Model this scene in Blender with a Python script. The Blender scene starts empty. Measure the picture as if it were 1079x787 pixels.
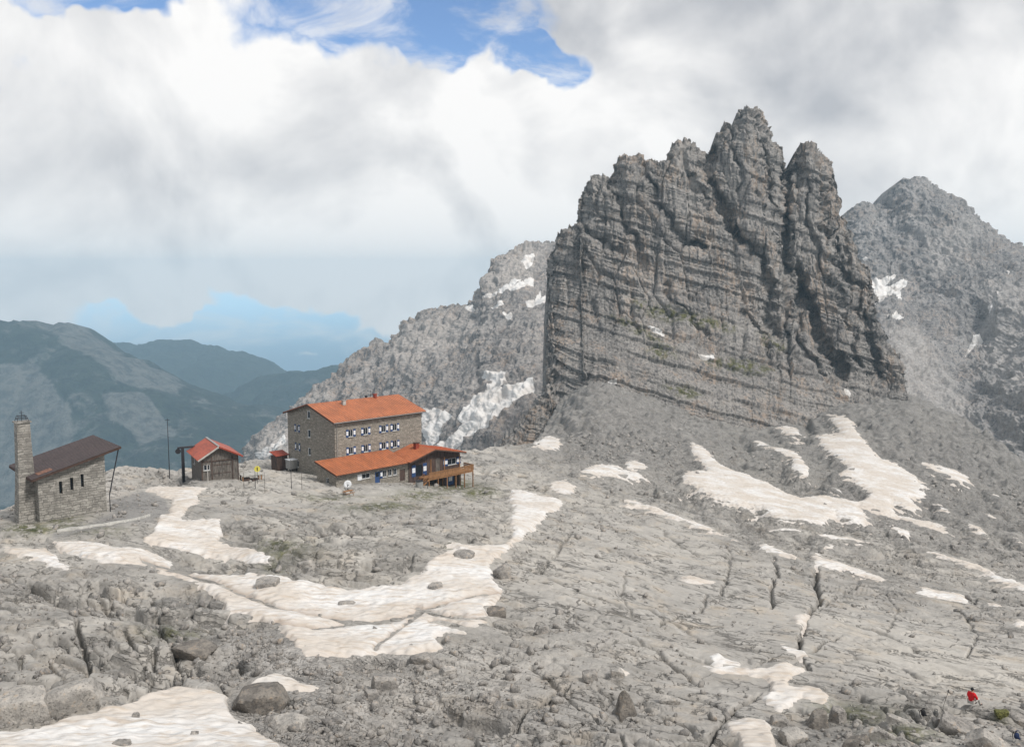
import bpy, bmesh, math, random
import numpy as np
from mathutils import Vector, Matrix

random.seed(7)
SC = bpy.context.scene
COL = SC.collection
F32 = np.float32

# ------------------------------------------------------------------ camera model
FPX, CX, CY, HOR = 900.0, 539.5, 393.5, 302.0
PITCH = math.atan((CY - HOR) / FPX)
CP, SP = math.cos(PITCH), math.sin(PITCH)

def ae(px, py):
    """slopes a = X/Y and e = Z/Y of the direction seen at a photo pixel"""
    u = (np.asarray(px, float) - CX) / FPX
    v = -(np.asarray(py, float) - CY) / FPX
    d = CP + v * SP
    return u / d, (-SP + v * CP) / d

def at(px, py, Y):
    a, e = ae(px, py)
    return Vector((float(a) * Y, Y, float(e) * Y))

def pix(X, Y, Z):
    dep = Y * CP - Z * SP
    up = Y * SP + Z * CP
    return CX + FPX * X / dep, CY - FPX * up / dep

# ------------------------------------------------------------------ noise (numpy)
_rs = np.random.RandomState(11)
_PERM = _rs.permutation(256).astype(np.int32)
_PERM = np.concatenate([_PERM, _PERM, _PERM])
_ANG = _rs.rand(256) * 2 * math.pi
_G2X, _G2Y = np.cos(_ANG).astype(F32), np.sin(_ANG).astype(F32)
_g = _rs.normal(size=(256, 3)); _g /= np.linalg.norm(_g, axis=1)[:, None]
_G3 = _g.astype(F32)
_R1 = _rs.rand(256).astype(F32)
_R2 = _rs.rand(256).astype(F32)
_R3 = _rs.rand(256).astype(F32)

def fade(t): return t * t * t * (t * (t * 6 - 15) + 10)

def n2(x, y, seed=0):
    x = np.asarray(x, F32) + F32(seed * 17.31 + 100.5); y = np.asarray(y, F32) + F32(seed * 9.17 + 50.2)
    xi = np.floor(x).astype(np.int32); yi = np.floor(y).astype(np.int32)
    fx = x - xi; fy = y - yi
    u, v = fade(fx), fade(fy)
    xi &= 255; yi &= 255
    A = _PERM[xi] + yi; B = _PERM[xi + 1] + yi
    def g(h, dx, dy):
        h = _PERM[h & 511]
        return _G2X[h] * dx + _G2Y[h] * dy
    a = g(A, fx, fy); b = g(B, fx - 1, fy); c = g(A + 1, fx, fy - 1); d = g(B + 1, fx - 1, fy - 1)
    r = a + u * (b - a)
    return (r + v * ((c + u * (d - c)) - r)) * F32(1.5)

def n3(x, y, z, seed=0):
    x = np.asarray(x, F32) + F32(seed * 13.7 + 60.3); y = np.asarray(y, F32) + F32(seed * 7.9 + 31.7); z = np.asarray(z, F32) + F32(seed * 5.3 + 77.1)
    xi = np.floor(x).astype(np.int32); yi = np.floor(y).astype(np.int32); zi = np.floor(z).astype(np.int32)
    fx = x - xi; fy = y - yi; fz = z - zi
    u, v, w = fade(fx), fade(fy), fade(fz)
    xi &= 255; yi &= 255; zi &= 255
    A = _PERM[xi] + yi; B = _PERM[xi + 1] + yi
    AA = _PERM[A] + zi; AB = _PERM[A + 1] + zi; BA = _PERM[B] + zi; BB = _PERM[B + 1] + zi
    def g(h, dx, dy, dz):
        G = _G3[_PERM[h]]
        return G[..., 0] * dx + G[..., 1] * dy + G[..., 2] * dz
    def lerp(t, p, q): return p + t * (q - p)
    r0 = lerp(v, lerp(u, g(AA, fx, fy, fz), g(BA, fx - 1, fy, fz)), lerp(u, g(AB, fx, fy - 1, fz), g(BB, fx - 1, fy - 1, fz)))
    r1 = lerp(v, lerp(u, g(AA + 1, fx, fy, fz - 1), g(BA + 1, fx - 1, fy, fz - 1)), lerp(u, g(AB + 1, fx, fy - 1, fz - 1), g(BB + 1, fx - 1, fy - 1, fz - 1)))
    return lerp(w, r0, r1) * F32(1.5)

def fbm2(x, y, o=4, seed=0, gain=0.5, lac=2.03):
    s = 0; a = 1.0; t = 0
    for i in range(o):
        s = s + F32(a) * n2(x, y, seed + i * 3); t += a; a *= gain
        x = x * F32(lac); y = y * F32(lac)
    return s / F32(t)

def fbm3(x, y, z, o=4, seed=0, gain=0.5, lac=2.03, ridge=False):
    s = 0; a = 1.0; t = 0
    for i in range(o):
        v = n3(x, y, z, seed + i * 3)
        if ridge: v = 1 - 2 * np.abs(v)
        s = s + F32(a) * v; t += a; a *= gain
        x = x * F32(lac); y = y * F32(lac); z = z * F32(lac)
    return s / F32(t)

def worley(x, y, seed=0, jit=0.9):
    """distance to nearest cell border and two random values of the cell"""
    x = np.asarray(x, F32) + F32(seed * 3.7 + 900); y = np.asarray(y, F32) + F32(seed * 5.1 + 700)
    xi = np.floor(x).astype(np.int32); yi = np.floor(y).astype(np.int32)
    d1 = np.full(x.shape, 9, F32); d2 = np.full(x.shape, 9, F32)
    ra = np.zeros(x.shape, F32); rb = np.zeros(x.shape, F32)
    ox = np.zeros(x.shape, F32); oy = np.zeros(x.shape, F32)
    for i in (-1, 0, 1):
        for j in (-1, 0, 1):
            cx = xi + i; cy = yi + j
            h = _PERM[(_PERM[cx & 255] + cy) & 255]
            dx = cx + 0.5 + jit * (_R1[h] - 0.5) - x
            dy = cy + 0.5 + jit * (_R2[h] - 0.5) - y
            d = np.sqrt(dx * dx + dy * dy)
            m = d < d1
            d2 = np.where(m, d1, np.minimum(d2, d))
            d1 = np.where(m, d, d1)
            h2 = _PERM[h + 31]
            ra = np.where(m, _R3[h], ra); rb = np.where(m, _R1[h2], rb)
            ox = np.where(m, dx, ox); oy = np.where(m, dy, oy)
    return d2 - d1, ra, rb, ox, oy

def sstep(a, b, x):
    t = np.clip((x - a) / (b - a), 0, 1)
    return t * t * (3 - 2 * t)

def terr(w, s, sharp=0.25):
    """steps of height s: mostly flat, then a short steep riser"""
    q = w / s
    fl = np.floor(q); fr = q - fl
    return s * (fl + sstep(1 - sharp, 1, fr) * 0.85 + 0.15 * fr) - w

class RBF:
    def __init__(self, pts, vals, scale, smooth=1e-4, kind='tps'):
        self.s = np.array(scale, float)
        self.P = np.array(pts, float) * self.s
        n, dm = self.P.shape
        v = np.array(vals, float)
        if v.ndim == 1: v = v[:, None]
        K = self.k(self.P, self.P) + smooth * np.eye(n)
        A = np.zeros((n + dm + 1, n + dm + 1))
        A[:n, :n] = K
        A[:n, n] = 1; A[n, :n] = 1
        A[:n, n + 1:] = self.P; A[n + 1:, :n] = self.P.T
        b = np.zeros((n + dm + 1, v.shape[1])); b[:n] = v
        self.w = np.linalg.solve(A, b)
    def k(self, A, B):
        d2 = ((A[:, None, :] - B[None, :, :]) ** 2).sum(-1)
        d = np.sqrt(d2)
        return -d            # linear kernel: no overshoot
    def __call__(self, Q):
        Q = np.asarray(Q, float) * self.s
        out = np.empty((len(Q), self.w.shape[1]))
        n = len(self.P)
        for i in range(0, len(Q), 40000):
            q = Q[i:i + 40000]
            out[i:i + 40000] = self.k(q, self.P) @ self.w[:n] + self.w[n] + q @ self.w[n + 1:]
        return out

def poly_sd(px, py, poly):
    """signed distance (inside positive) from points to a closed polygon"""
    P = np.array(poly, F32); Q = np.roll(P, -1, 0)
    best = np.full(px.shape, 1e9, F32); ins = np.zeros(px.shape, bool)
    for (x0, y0), (x1, y1) in zip(P, Q):
        dx, dy = x1 - x0, y1 - y0
        t = np.clip(((px - x0) * dx + (py - y0) * dy) / (dx * dx + dy * dy + 1e-9), 0, 1)
        best = np.minimum(best, (px - x0 - t * dx) ** 2 + (py - y0 - t * dy) ** 2)
        c = ((y0 > py) != (y1 > py))
        if y1 != y0:
            ins ^= c & (px < (x1 - x0) * (py - y0) / (y1 - y0) + x0)
    d = np.sqrt(best)
    return np.where(ins, d, -d)

# ------------------------------------------------------------------ mesh helpers
def mesh_np(name, V, Q, mat, smooth=True, attrs=None, parent=None):
    me = bpy.data.meshes.new(name)
    V = np.ascontiguousarray(V, F32).reshape(-1, 3); Q = np.ascontiguousarray(Q, np.int32)
    n = Q.shape[1]
    me.vertices.add(len(V)); me.vertices.foreach_set('co', V.ravel())
    me.loops.add(Q.size); me.loops.foreach_set('vertex_index', Q.ravel())
    me.polygons.add(len(Q))
    me.polygons.foreach_set('loop_start', np.arange(0, Q.size, n, dtype=np.int32))
    me.polygons.foreach_set('loop_total', np.full(len(Q), n, np.int32))
    if smooth: me.polygons.foreach_set('use_smooth', np.ones(len(Q), bool))
    for k, v in (attrs or {}).items():
        at_ = me.attributes.new(k, 'FLOAT', 'POINT'); at_.data.foreach_set('value', np.ascontiguousarray(v, F32).ravel())
    me.update(calc_edges=True)
    me.materials.append(mat)
    o = bpy.data.objects.new(name, me); COL.objects.link(o)
    if parent: o.parent = parent
    return o

def grid_quads(nr, nc, keep=None, flip=False):
    i = np.arange(nr * nc, dtype=np.int32).reshape(nr, nc)
    q = np.stack([i[:-1, :-1], i[:-1, 1:], i[1:, 1:], i[1:, :-1]], -1)
    if flip: q = q[..., ::-1]
    q = q.reshape(-1, 4)
    if keep is not None: q = q[keep.ravel()]
    return q

def tag(o, label=None, cat=None, group=None, kind=None):
    if label: o['label'] = label
    if cat: o['category'] = cat
    if group: o['group'] = group
    if kind: o['kind'] = kind
    return o

def empty(name, loc, rz=0.0, label=None, cat=None, group=None):
    o = bpy.data.objects.new(name, None); COL.objects.link(o)
    o.location = loc; o.rotation_euler = (0, 0, rz)
    o.empty_display_size = 0.5
    return tag(o, label, cat, group)

class MB:
    """collects simple solids into ONE mesh"""
    def __init__(s): s.bm = bmesh.new()
    def prism(s, pts, vec):
        """polygon pts extruded by vec"""
        vec = Vector(vec)
        a = [s.bm.verts.new(p) for p in pts]; b = [s.bm.verts.new(Vector(p) + vec) for p in pts]
        n = len(a)
        s.bm.faces.new(a[::-1]); s.bm.faces.new(b)
        for i in range(n):
            s.bm.faces.new((a[i], a[(i + 1) % n], b[(i + 1) % n], b[i]))
        return s
    def box(s, x0, x1, y0, y1, z0, z1):
        return s.prism([(x0, y0, z0), (x1, y0, z0), (x1, y1, z0), (x0, y1, z0)], (0, 0, z1 - z0))
    def bar(s, p, q, r, r2=None, n=6, w=None):
        """round (n sides) bar from p to q"""
        p = Vector(p); q = Vector(q); d = (q - p).normalized()
        t = Vector((0, 0, 1)) if abs(d.z) < 0.9 else Vector((1, 0, 0))
        a = d.cross(t).normalized(); b = d.cross(a)
        r2 = r if r2 is None else r2
        A = []; B = []
        for i in range(n):
            an = 2 * math.pi * (i + 0.5) / n
            o = a * math.cos(an) + b * math.sin(an)
            A.append(s.bm.verts.new(p + o * r)); B.append(s.bm.verts.new(q + o * r2))
        s.bm.faces.new(A); s.bm.faces.new(B[::-1])
        for i in range(n): s.bm.faces.new((A[i], B[i], B[(i + 1) % n], A[(i + 1) % n]))
        return s
    def quad(s, *pts):
        s.bm.faces.new([s.bm.verts.new(p) for p in pts]); return s
    def build(s, name, mat, parent=None, bevel=0, smooth=False):
        bmesh.ops.recalc_face_normals(s.bm, faces=s.bm.faces[:])
        me = bpy.data.meshes.new(name); s.bm.to_mesh(me); s.bm.free()
        me.materials.append(mat)
        if smooth:
            me.polygons.foreach_set('use_smooth', np.ones(len(me.polygons), bool))
        o = bpy.data.objects.new(name, me); COL.objects.link(o)
        if parent: o.parent = parent
        if bevel:
            m = o.modifiers.new('bevel', 'BEVEL'); m.width = bevel; m.segments = 1; m.limit_method = 'ANGLE'
        return o

# ------------------------------------------------------------------ material helper
class NT:
    def __init__(s, name):
        s.m = bpy.data.materials.new(name); s.m.use_nodes = True
        s.t = s.m.node_tree; s.b = s.t.nodes['Principled BSDF']
        s.b.inputs['Roughness'].default_value = 0.9
        s.b.inputs['Specular IOR Level'].default_value = 0.25
    def n(s, typ, ins=None, **kw):
        nd = s.t.nodes.new(typ)
        for k, v in kw.items(): setattr(nd, k, v)
        for k, v in (ins or {}).items():
            if isinstance(v, bpy.types.NodeSocket): s.t.links.new(v, nd.inputs[k])
            else: nd.inputs[k].default_value = v
        return nd
    def l(s, a, b): s.t.links.new(a, b)
    def coord(s, kind='Object'):
        return s.n('ShaderNodeTexCoord').outputs[kind]
    def geo(s): return s.n('ShaderNodeNewGeometry').outputs['Position']
    def map(s, v, scale=(1, 1, 1), rot=(0, 0, 0), loc=(0, 0, 0)):
        return s.n('ShaderNodeMapping', {'Vector': v, 'Scale': scale, 'Rotation': rot, 'Location': loc}).outputs[0]
    def noise(s, v, sc=1.0, det=4, rough=0.55, dist=0.0):
        return s.n('ShaderNodeTexNoise', {'Vector': v, 'Scale': sc, 'Detail': det, 'Roughness': rough, 'Distortion': dist}).outputs[0]
    def voro(s, v, sc=1.0, feature='DISTANCE_TO_EDGE', out='Distance'):
        return s.n('ShaderNodeTexVoronoi', {'Vector': v, 'Scale': sc}, feature=feature).outputs[out]
    def ramp(s, f, lo, hi, a=0.0, b=1.0, smooth=True):
        return s.n('ShaderNodeMapRange', {'Value': f, 'From Min': lo, 'From Max': hi, 'To Min': a, 'To Max': b}, interpolation_type='SMOOTHSTEP' if smooth else 'LINEAR').outputs[0]
    def math(s, op, a, b=0.0):
        nd = s.t.nodes.new('ShaderNodeMath'); nd.operation = op
        for i, v in enumerate((a, b)):
            if isinstance(v, bpy.types.NodeSocket): s.l(v, nd.inputs[i])
            else: nd.inputs[i].default_value = v
        return nd.outputs[0]
    def mix(s, f, a, b, mode='MIX'):
        nd = s.t.nodes.new('ShaderNodeMix'); nd.data_type = 'RGBA'; nd.blend_type = mode
        for k, v in ((0, f), (6, a), (7, b)):
            if isinstance(v, bpy.types.NodeSocket): s.l(v, nd.inputs[k])
            elif k == 0: nd.inputs[0].default_value = v
            else: nd.inputs[k].default_value = (*v, 1) if len(v) == 3 else v
        return nd.outputs[2]
    def attr(s, name): return s.n('ShaderNodeAttribute', attribute_name=name).outputs['Fac']
    def bump(s, h, strength=0.5, dist=0.1, nrm=None):
        ins = {'Height': h, 'Strength': strength, 'Distance': dist}
        if nrm is not None: ins['Normal'] = nrm
        return s.n('ShaderNodeBump', ins).outputs[0]
    def done(s, color, normal=None, rough=None):
        if isinstance(color, bpy.types.NodeSocket): s.l(color, s.b.inputs['Base Color'])
        else: s.b.inputs['Base Color'].default_value = (*color, 1)
        if normal is not None: s.l(normal, s.b.inputs['Normal'])
        if rough is not None: s.b.inputs['Roughness'].default_value = rough
        return s.m

def plain(name, col, rough=0.7, var=0.15, sc=3.0, bump=0.0, metal=0.0):
    """paint, wood, cloth: a colour with real variation"""
    t = NT(name); v = t.coord()
    f = t.noise(v, sc, 5, 0.6)
    dk = tuple(c * (1 - var * 1.6) for c in col); lt = tuple(min(1, c * (1 + var)) for c in col)
    c = t.mix(t.ramp(f, 0.3, 0.7), dk, lt)
    n = t.bump(t.noise(v, sc * 6, 3), bump, 0.02) if bump else None
    t.b.inputs['Metallic'].default_value = metal
    return t.done(c, n, rough)
HAZE_D = 1.6e-4
# ------------------------------------------------------------------ materials of the setting
def mat_ground():
    t = NT('limestone'); p = t.geo()
    big = t.noise(p, 0.035, 5, 0.6); mid = t.noise(p, 0.22, 6, 0.65); fine = t.noise(p, 1.9, 8, 0.72); grain = t.noise(p, 9.0, 4, 0.7)
    ang = math.atan2(0.8, 0.6)
    def across(sm, sl, sz=1.0): return t.map(t.map(p, rot=(0, 0, -ang)), (sm, sl, sz))
    c = t.mix(t.ramp(big, 0.35, 0.65), (0.355, 0.338, 0.313), (0.462, 0.436, 0.395))
    c = t.mix(t.math('MULTIPLY', t.ramp(mid, 0.50, 0.72), 0.6), c, (0.45, 0.375, 0.285))         # tan weathering
    c = t.mix(t.math('MULTIPLY', t.ramp(t.noise(p, 0.5, 7, 0.75), 0.52, 0.68), 0.5), c, (0.28, 0.265, 0.25))    # grey lichen
    bed = t.noise(across(0.9, 0.14, 1.6), 1.0, 7, 0.62)
    c = t.mix(t.math('MULTIPLY', t.ramp(bed, 0.54, 0.70), 0.35), c, (0.26, 0.245, 0.225))
    c = t.mix(t.math('MULTIPLY', t.ramp(bed, 0.46, 0.36), 0.35), c, (0.53, 0.51, 0.475))
    c = t.mix(t.math('MULTIPLY', t.ramp(fine, 0.54, 0.68), 0.35), c, (0.25, 0.235, 0.215))
    c = t.mix(t.math('MULTIPLY', t.ramp(fine, 0.46, 0.34), 0.3), c, (0.55, 0.53, 0.49))
    # hairline joints with dark soil and lichen in them
    def hair(v, sc, wdt, det=3, lo=0.48, hi=0.6, ms=0.12):
        nn = t.noise(v, sc, det, 0.55)
        ln = t.ramp(t.math('ABSOLUTE', t.math('SUBTRACT', nn, 0.5)), wdt, wdt * 0.25)
        return t.math('MULTIPLY', ln, t.ramp(t.noise(t.map(p, loc=(ms * 90, 3, 1)), ms, 4, 0.7), lo, hi))
    h1 = hair(across(0.42, 0.075), 1.0, 0.022, 6, 0.46, 0.56, 0.10); h2 = hair(p, 0.16, 0.010, 7, 0.5, 0.6, 0.13); h3 = hair(across(0.16, 0.26), 1.0, 0.012, 6, 0.50, 0.6, 0.17); h4 = hair(across(1.3, 0.25), 1.0, 0.035, 5, 0.54, 0.62, 0.3)
    hh = t.math('MAXIMUM', t.math('MAXIMUM', h1, h2), t.math('MAXIMUM', h3, h4))
    c = t.mix(t.math('MULTIPLY', t.math('MULTIPLY', hh, 0.75), t.math('SUBTRACT', 1.0, t.math('MULTIPLY', t.attr('dark'), 0.7))), c, (0.085, 0.08, 0.073))
    speck = t.ramp(t.noise(across(3.2, 1.2), 1.0, 6, 0.75), 0.63, 0.68)
    c = t.mix(t.math('MULTIPLY', speck, 0.5), c, (0.11, 0.105, 0.10))
    # moss and thin turf where the sheet says so
    gr = t.math('MULTIPLY', t.attr('grass'), t.ramp(t.noise(p, 0.8, 6, 0.75), 0.38, 0.55))
    c = t.mix(gr, c, t.mix(t.ramp(fine, 0.4, 0.6), (0.045, 0.055, 0.020), (0.13, 0.13, 0.05)))
    # broken scree
    sc = t.attr('scree')
    st = t.voro(p, 2.6, 'F1', 'Color'); stv = t.ramp(t.n('ShaderNodeSeparateColor', {'Color': st}).outputs[0], 0, 1)
    st2 = t.voro(p, 0.9, 'F1', 'Color'); stv2 = t.ramp(t.n('ShaderNodeSeparateColor', {'Color': st2}).outputs[0], 0.7, 0.85)
    cs = t.mix(stv, (0.18, 0.172, 0.163), (0.38, 0.362, 0.34))
    cs = t.mix(t.math('MULTIPLY', stv2, 0.5), cs, (0.47, 0.45, 0.425))
    st3 = t.voro(p, 0.33, 'F1', 'Color'); stv3 = t.ramp(t.n('ShaderNodeSeparateColor', {'Color': st3}).outputs[0], 0.72, 0.8)
    cs = t.mix(t.math('MULTIPLY', stv3, 0.45), cs, (0.50, 0.475, 0.445))
    cs = t.mix(t.math('MULTIPLY', t.ramp(t.noise(p, 0.16, 8, 0.78), 0.52, 0.62), 0.7), cs, (0.12, 0.115, 0.11))
    cs = t.mix(t.ramp(mid, 0.48, 0.62), cs, t.mix(0.45, cs, (0.19, 0.18, 0.17)))
    c = t.mix(t.math('MULTIPLY', sc, 0.8), c, cs)
    gv = t.attr('gravel')
    c = t.mix(t.math('MULTIPLY', gv, 0.9), c, t.mix(t.ramp(grain, 0.35, 0.65), (0.20, 0.195, 0.187), (0.30, 0.29, 0.28)))
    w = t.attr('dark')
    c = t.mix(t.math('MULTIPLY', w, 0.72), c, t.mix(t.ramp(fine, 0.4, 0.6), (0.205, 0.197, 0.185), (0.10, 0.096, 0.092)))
    c = t.mix(t.math('MULTIPLY', t.attr('joint'), 0.6), c, (0.10, 0.095, 0.085))  # joint soil, with the shade of the crevices put into the colour
    n = t.bump(mid, 0.35, 0.3)
    n = t.bump(bed, 0.6, 0.10, n)
    n = t.bump(fine, 0.6, 0.05, n)
    n = t.bump(grain, 0.6, 0.02, n)
    n = t.bump(t.math('SUBTRACT', 1.0, hh), 1.0, 0.12, n)
    n = t.bump(t.math('MULTIPLY', t.ramp(t.voro(p, 2.4), 0.0, 0.25), sc), 0.8, 0.12, n)
    return t.done(c, n, 0.92)

def mat_cliff(name, tint=(1, 1, 1), sc=1.0, dip=0.28, snow=True, ochre=0.6, mossy=True):
    t = NT(name); p = t.geo()
    def T(c): return tuple(a * b for a, b in zip(c, tint))
    # bedding coordinate
    sep = t.n('ShaderNodeSeparateXYZ', {0: p})
    w = t.math('ADD', sep.outputs[2], t.math('MULTIPLY', sep.outputs[0], dip))
    q = t.n('ShaderNodeCombineXYZ', {0: t.math('MULTIPLY', sep.outputs[0], 0.12), 1: t.math('MULTIPLY', sep.outputs[1], 0.12), 2: w}).outputs[0]
    beds = t.noise(q, 0.55 * sc, 6, 0.7)
    fine = t.noise(p, 0.7 * sc, 8, 0.72)
    big = t.noise(p, 0.03 * sc, 5, 0.6)
    streak = t.noise(t.map(p, (0.55, 0.55, 0.06)), 1.0 * sc, 6, 0.65)
    c = t.mix(t.ramp(big, 0.35, 0.65), T((0.225, 0.215, 0.206)), T((0.345, 0.328, 0.31)))
    c = t.mix(t.math('MULTIPLY', t.ramp(beds, 0.50, 0.66), 0.45), c, T((0.15, 0.145, 0.14)))
    c = t.mix(t.math('MULTIPLY', t.ramp(beds, 0.46, 0.33), 0.4), c, T((0.42, 0.40, 0.375)))
    c = t.mix(t.math('MULTIPLY', t.ramp(streak, 0.50, 0.62), 0.8), c, T((0.085, 0.083, 0.085)))
    oc = t.math('MULTIPLY', t.ramp(t.noise(t.map(p, (1, 1, 0.45)), 0.06 * sc, 5, 0.7), 0.47, 0.62), t.ramp(streak, 0.56, 0.44))
    c = t.mix(t.math('MULTIPLY', oc, ochre), c, T((0.44, 0.30, 0.195)))
    c = t.mix(t.math('MULTIPLY', t.ramp(fine, 0.5, 0.36), 0.6), c, T((0.50, 0.475, 0.445)))
    c = t.mix(t.math('MULTIPLY', t.ramp(fine, 0.56, 0.68), 0.6), c, T((0.10, 0.098, 0.095)))
    tiny = t.noise(p, 2.3 * sc, 6, 0.75)
    c = t.mix(t.math('MULTIPLY', t.ramp(tiny, 0.53, 0.62), 0.6), c, T((0.10, 0.098, 0.095)))
    c = t.mix(t.math('MULTIPLY', t.ramp(tiny, 0.46, 0.38), 0.45), c, T((0.46, 0.44, 0.41)))
    if mossy:
        g = t.math('MULTIPLY', t.attr('grass'), t.ramp(t.noise(p, 0.28, 5, 0.7), 0.42, 0.58))
        c = t.mix(g, c, t.mix(t.ramp(fine, 0.4, 0.6), (0.07, 0.075, 0.028), (0.15, 0.145, 0.06)))
    c = t.mix(t.math('MULTIPLY', t.attr('pale'), 0.65), c, t.mix(t.ramp(fine, 0.38, 0.6), T((0.52, 0.49, 0.45)), T((0.33, 0.31, 0.29))))
    n = t.bump(beds, 0.6, 0.6 / sc)
    n = t.bump(streak, 0.8, 0.9 / sc, n)
    n = t.bump(fine, 1.0, 0.7 / sc, n)
    n = t.bump(tiny, 0.8, 0.25 / sc, n)
    if snow:
        s = t.ramp(t.math('ADD', t.attr('snow'), t.math('MULTIPLY', t.math('SUBTRACT', t.noise(p, 0.25 * sc, 6, 0.7), 0.5), 0.8)), 0.44, 0.56)
        c = t.mix(s, c, t.mix(t.ramp(t.noise(p, 0.1 * sc, 5, 0.6), 0.4, 0.7), (0.80, 0.785, 0.765), (0.66, 0.62, 0.58)))
    return t.done(c, n, 0.93)

def mat_forest(name, rock=0.5, k=1.0):
    t = NT(name); p = t.geo()
    big = t.noise(p, 0.004 * k, 6, 0.65); mid = t.noise(p, 0.03 * k, 6, 0.75); fall = t.noise(t.map(p, (1, 1, 0.25)), 0.012 * k, 6, 0.7)
    g = t.mix(t.ramp(mid, 0.38, 0.6), (0.013, 0.021, 0.020), (0.032, 0.044, 0.034))
    r = t.mix(t.ramp(mid, 0.35, 0.62), (0.055, 0.06, 0.06), (0.15, 0.15, 0.14))
    f = t.ramp(t.math('ADD', t.math('MULTIPLY', big, 0.4), t.math('ADD', t.math('MULTIPLY', fall, 0.6), t.math('MULTIPLY', t.attr('pale'), 0.35))), 0.60 - 0.16 * rock, 0.66 - 0.1 * rock)
    c = t.mix(f, g, r)
    return t.done(c, t.bump(mid, 0.8, 12 / k, t.bump(fall, 0.7, 30 / k)), 0.95)

def mat_snow():
    t = NT('old_snow'); p = t.geo()
    a = t.noise(p, 0.13, 5, 0.6); b = t.noise(t.map(p, (0.5, 1.8, 1), (0, 0, math.radians(28))), 0.9, 5, 0.65); g = t.noise(p, 2.2, 5, 0.7)
    c = t.mix(t.ramp(a, 0.36, 0.62), (0.69, 0.68, 0.665), (0.57, 0.52, 0.465))
    c = t.mix(t.math('MULTIPLY', t.ramp(b, 0.48, 0.66), 0.75), c, (0.47, 0.395, 0.32))
    c = t.mix(t.math('MULTIPLY', t.ramp(g, 0.56, 0.70), 0.35), c, (0.50, 0.44, 0.39))
    c = t.mix(t.math('MULTIPLY', t.attr('edge'), 0.5), c, (0.50, 0.44, 0.385))
    c = t.mix(t.math('MULTIPLY', t.attr('groove'), 0.75), c, (0.33, 0.26, 0.205))
    cups = t.voro(p, 1.25, 'SMOOTH_F1')
    n = t.bump(cups, 0.7, 0.35)
    n = t.bump(b, 0.7, 0.22, n)
    n = t.bump(g, 0.5, 0.05, n)
    t.b.inputs['Subsurface Weight'].default_value = 0.0
    return t.done(c, n, 0.75)

def mat_boulder(name='boulder_stone', a=(0.20, 0.19, 0.18), b=(0.40, 0.375, 0.345)):
    t = NT(name); p = t.geo()
    f = t.noise(p, 1.1, 8, 0.7); g = t.noise(p, 6, 5, 0.7)
    c = t.mix(t.ramp(f, 0.36, 0.64), a, b)
    c = t.mix(t.math('MULTIPLY', t.ramp(g, 0.52, 0.64), 0.6), c, (0.08, 0.077, 0.073))
    c = t.mix(t.math('MULTIPLY', t.ramp(t.noise(p, 2.2, 6, 0.75), 0.56, 0.66), 0.55), c, (0.40, 0.30, 0.21))
    n = t.bump(f, 1.0, 0.25); n = t.bump(g, 0.9, 0.06, n)
    return t.done(c, n, 0.92)

def mat_masonry(name, c1, c2, mortar, sx=0.55, sz=0.26, size=0.02):
    t = NT(name); o = t.coord('Object'); sp = t.n('ShaderNodeSeparateXYZ', {0: o})
    wob = t.noise(o, 1.7, 3); 
    u = t.math('ADD', t.math('ADD', sp.outputs[0], sp.outputs[1]), t.math('MULTIPLY', wob, 0.5))
    w = t.math('ADD', sp.outputs[2], t.math('MULTIPLY', t.noise(o, 1.4, 3), 0.45))
    v = t.n('ShaderNodeCombineXYZ', {0: u, 1: w, 2: 0.0}).outputs[0]
    br = t.n('ShaderNodeTexBrick', {'Vector': v, 'Color1': (*c1, 1), 'Color2': (*c2, 1), 'Mortar': (*mortar, 1), 'Scale': 1.0, 'Mortar Size': size, 'Mortar Smooth': 0.4, 'Bias': 0.0, 'Brick Width': sx, 'Row Height': sz}, offset=0.37, squash=1.35, squash_frequency=3)
    vc = t.n('ShaderNodeSeparateColor', {'Color': t.voro(t.map(v, (1.0 / sx, 1.0 / sz, 1)), 1.0, 'F1', 'Color')}).outputs[0]
    brc = t.mix(t.ramp(vc, 0.0, 0.5, 0.55, 0.0), br.outputs[0], tuple(x * 0.6 for x in c2))
    brc = t.mix(t.ramp(vc, 0.6, 1.0, 0.0, 0.5), brc, tuple(min(1, x * 1.25) for x in c1))
    c = t.mix(t.math('MULTIPLY', t.ramp(t.noise(o, 2.6, 5, 0.7), 0.45, 0.65), 0.5), brc, tuple(x * 0.55 for x in c1))
    c = t.mix(t.math('MULTIPLY', t.ramp(t.noise(t.map(o, (1, 1, 0.15)), 0.8, 5, 0.7), 0.5, 0.7), 0.45), c, tuple(x * 0.6 for x in c2))
    n = t.bump(t.math('SUBTRACT', 1.0, br.outputs[1]), 0.9, 0.05)
    n = t.bump(t.noise(o, 5, 5, 0.7), 0.8, 0.04, n)
    return t.done(c, n, 0.92)

def mat_sheet_metal(name, col, dark, rust=0.2):
    """painted sheet roof in object space, streaked along the slope"""
    t = NT(name); o = t.coord('Object')
    s = t.noise(t.map(o, (2.2, 0.35, 0.35)), 1.3, 5, 0.65); b = t.noise(o, 0.35, 4, 0.6)
    c = t.mix(t.ramp(b, 0.38, 0.66), col, tuple(x * 0.72 for x in col))
    c = t.mix(t.math('MULTIPLY', t.ramp(s, 0.44, 0.66), 0.8), c, dark)
    c = t.mix(t.math('MULTIPLY', t.ramp(t.noise(o, 3.0, 4, 0.7), 0.58, 0.70), rust), c, (0.34, 0.26, 0.20))
    t.b.inputs['Specular IOR Level'].default_value = 0.4
    return t.done(c, t.bump(s, 0.3, 0.02), 0.55)

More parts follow.
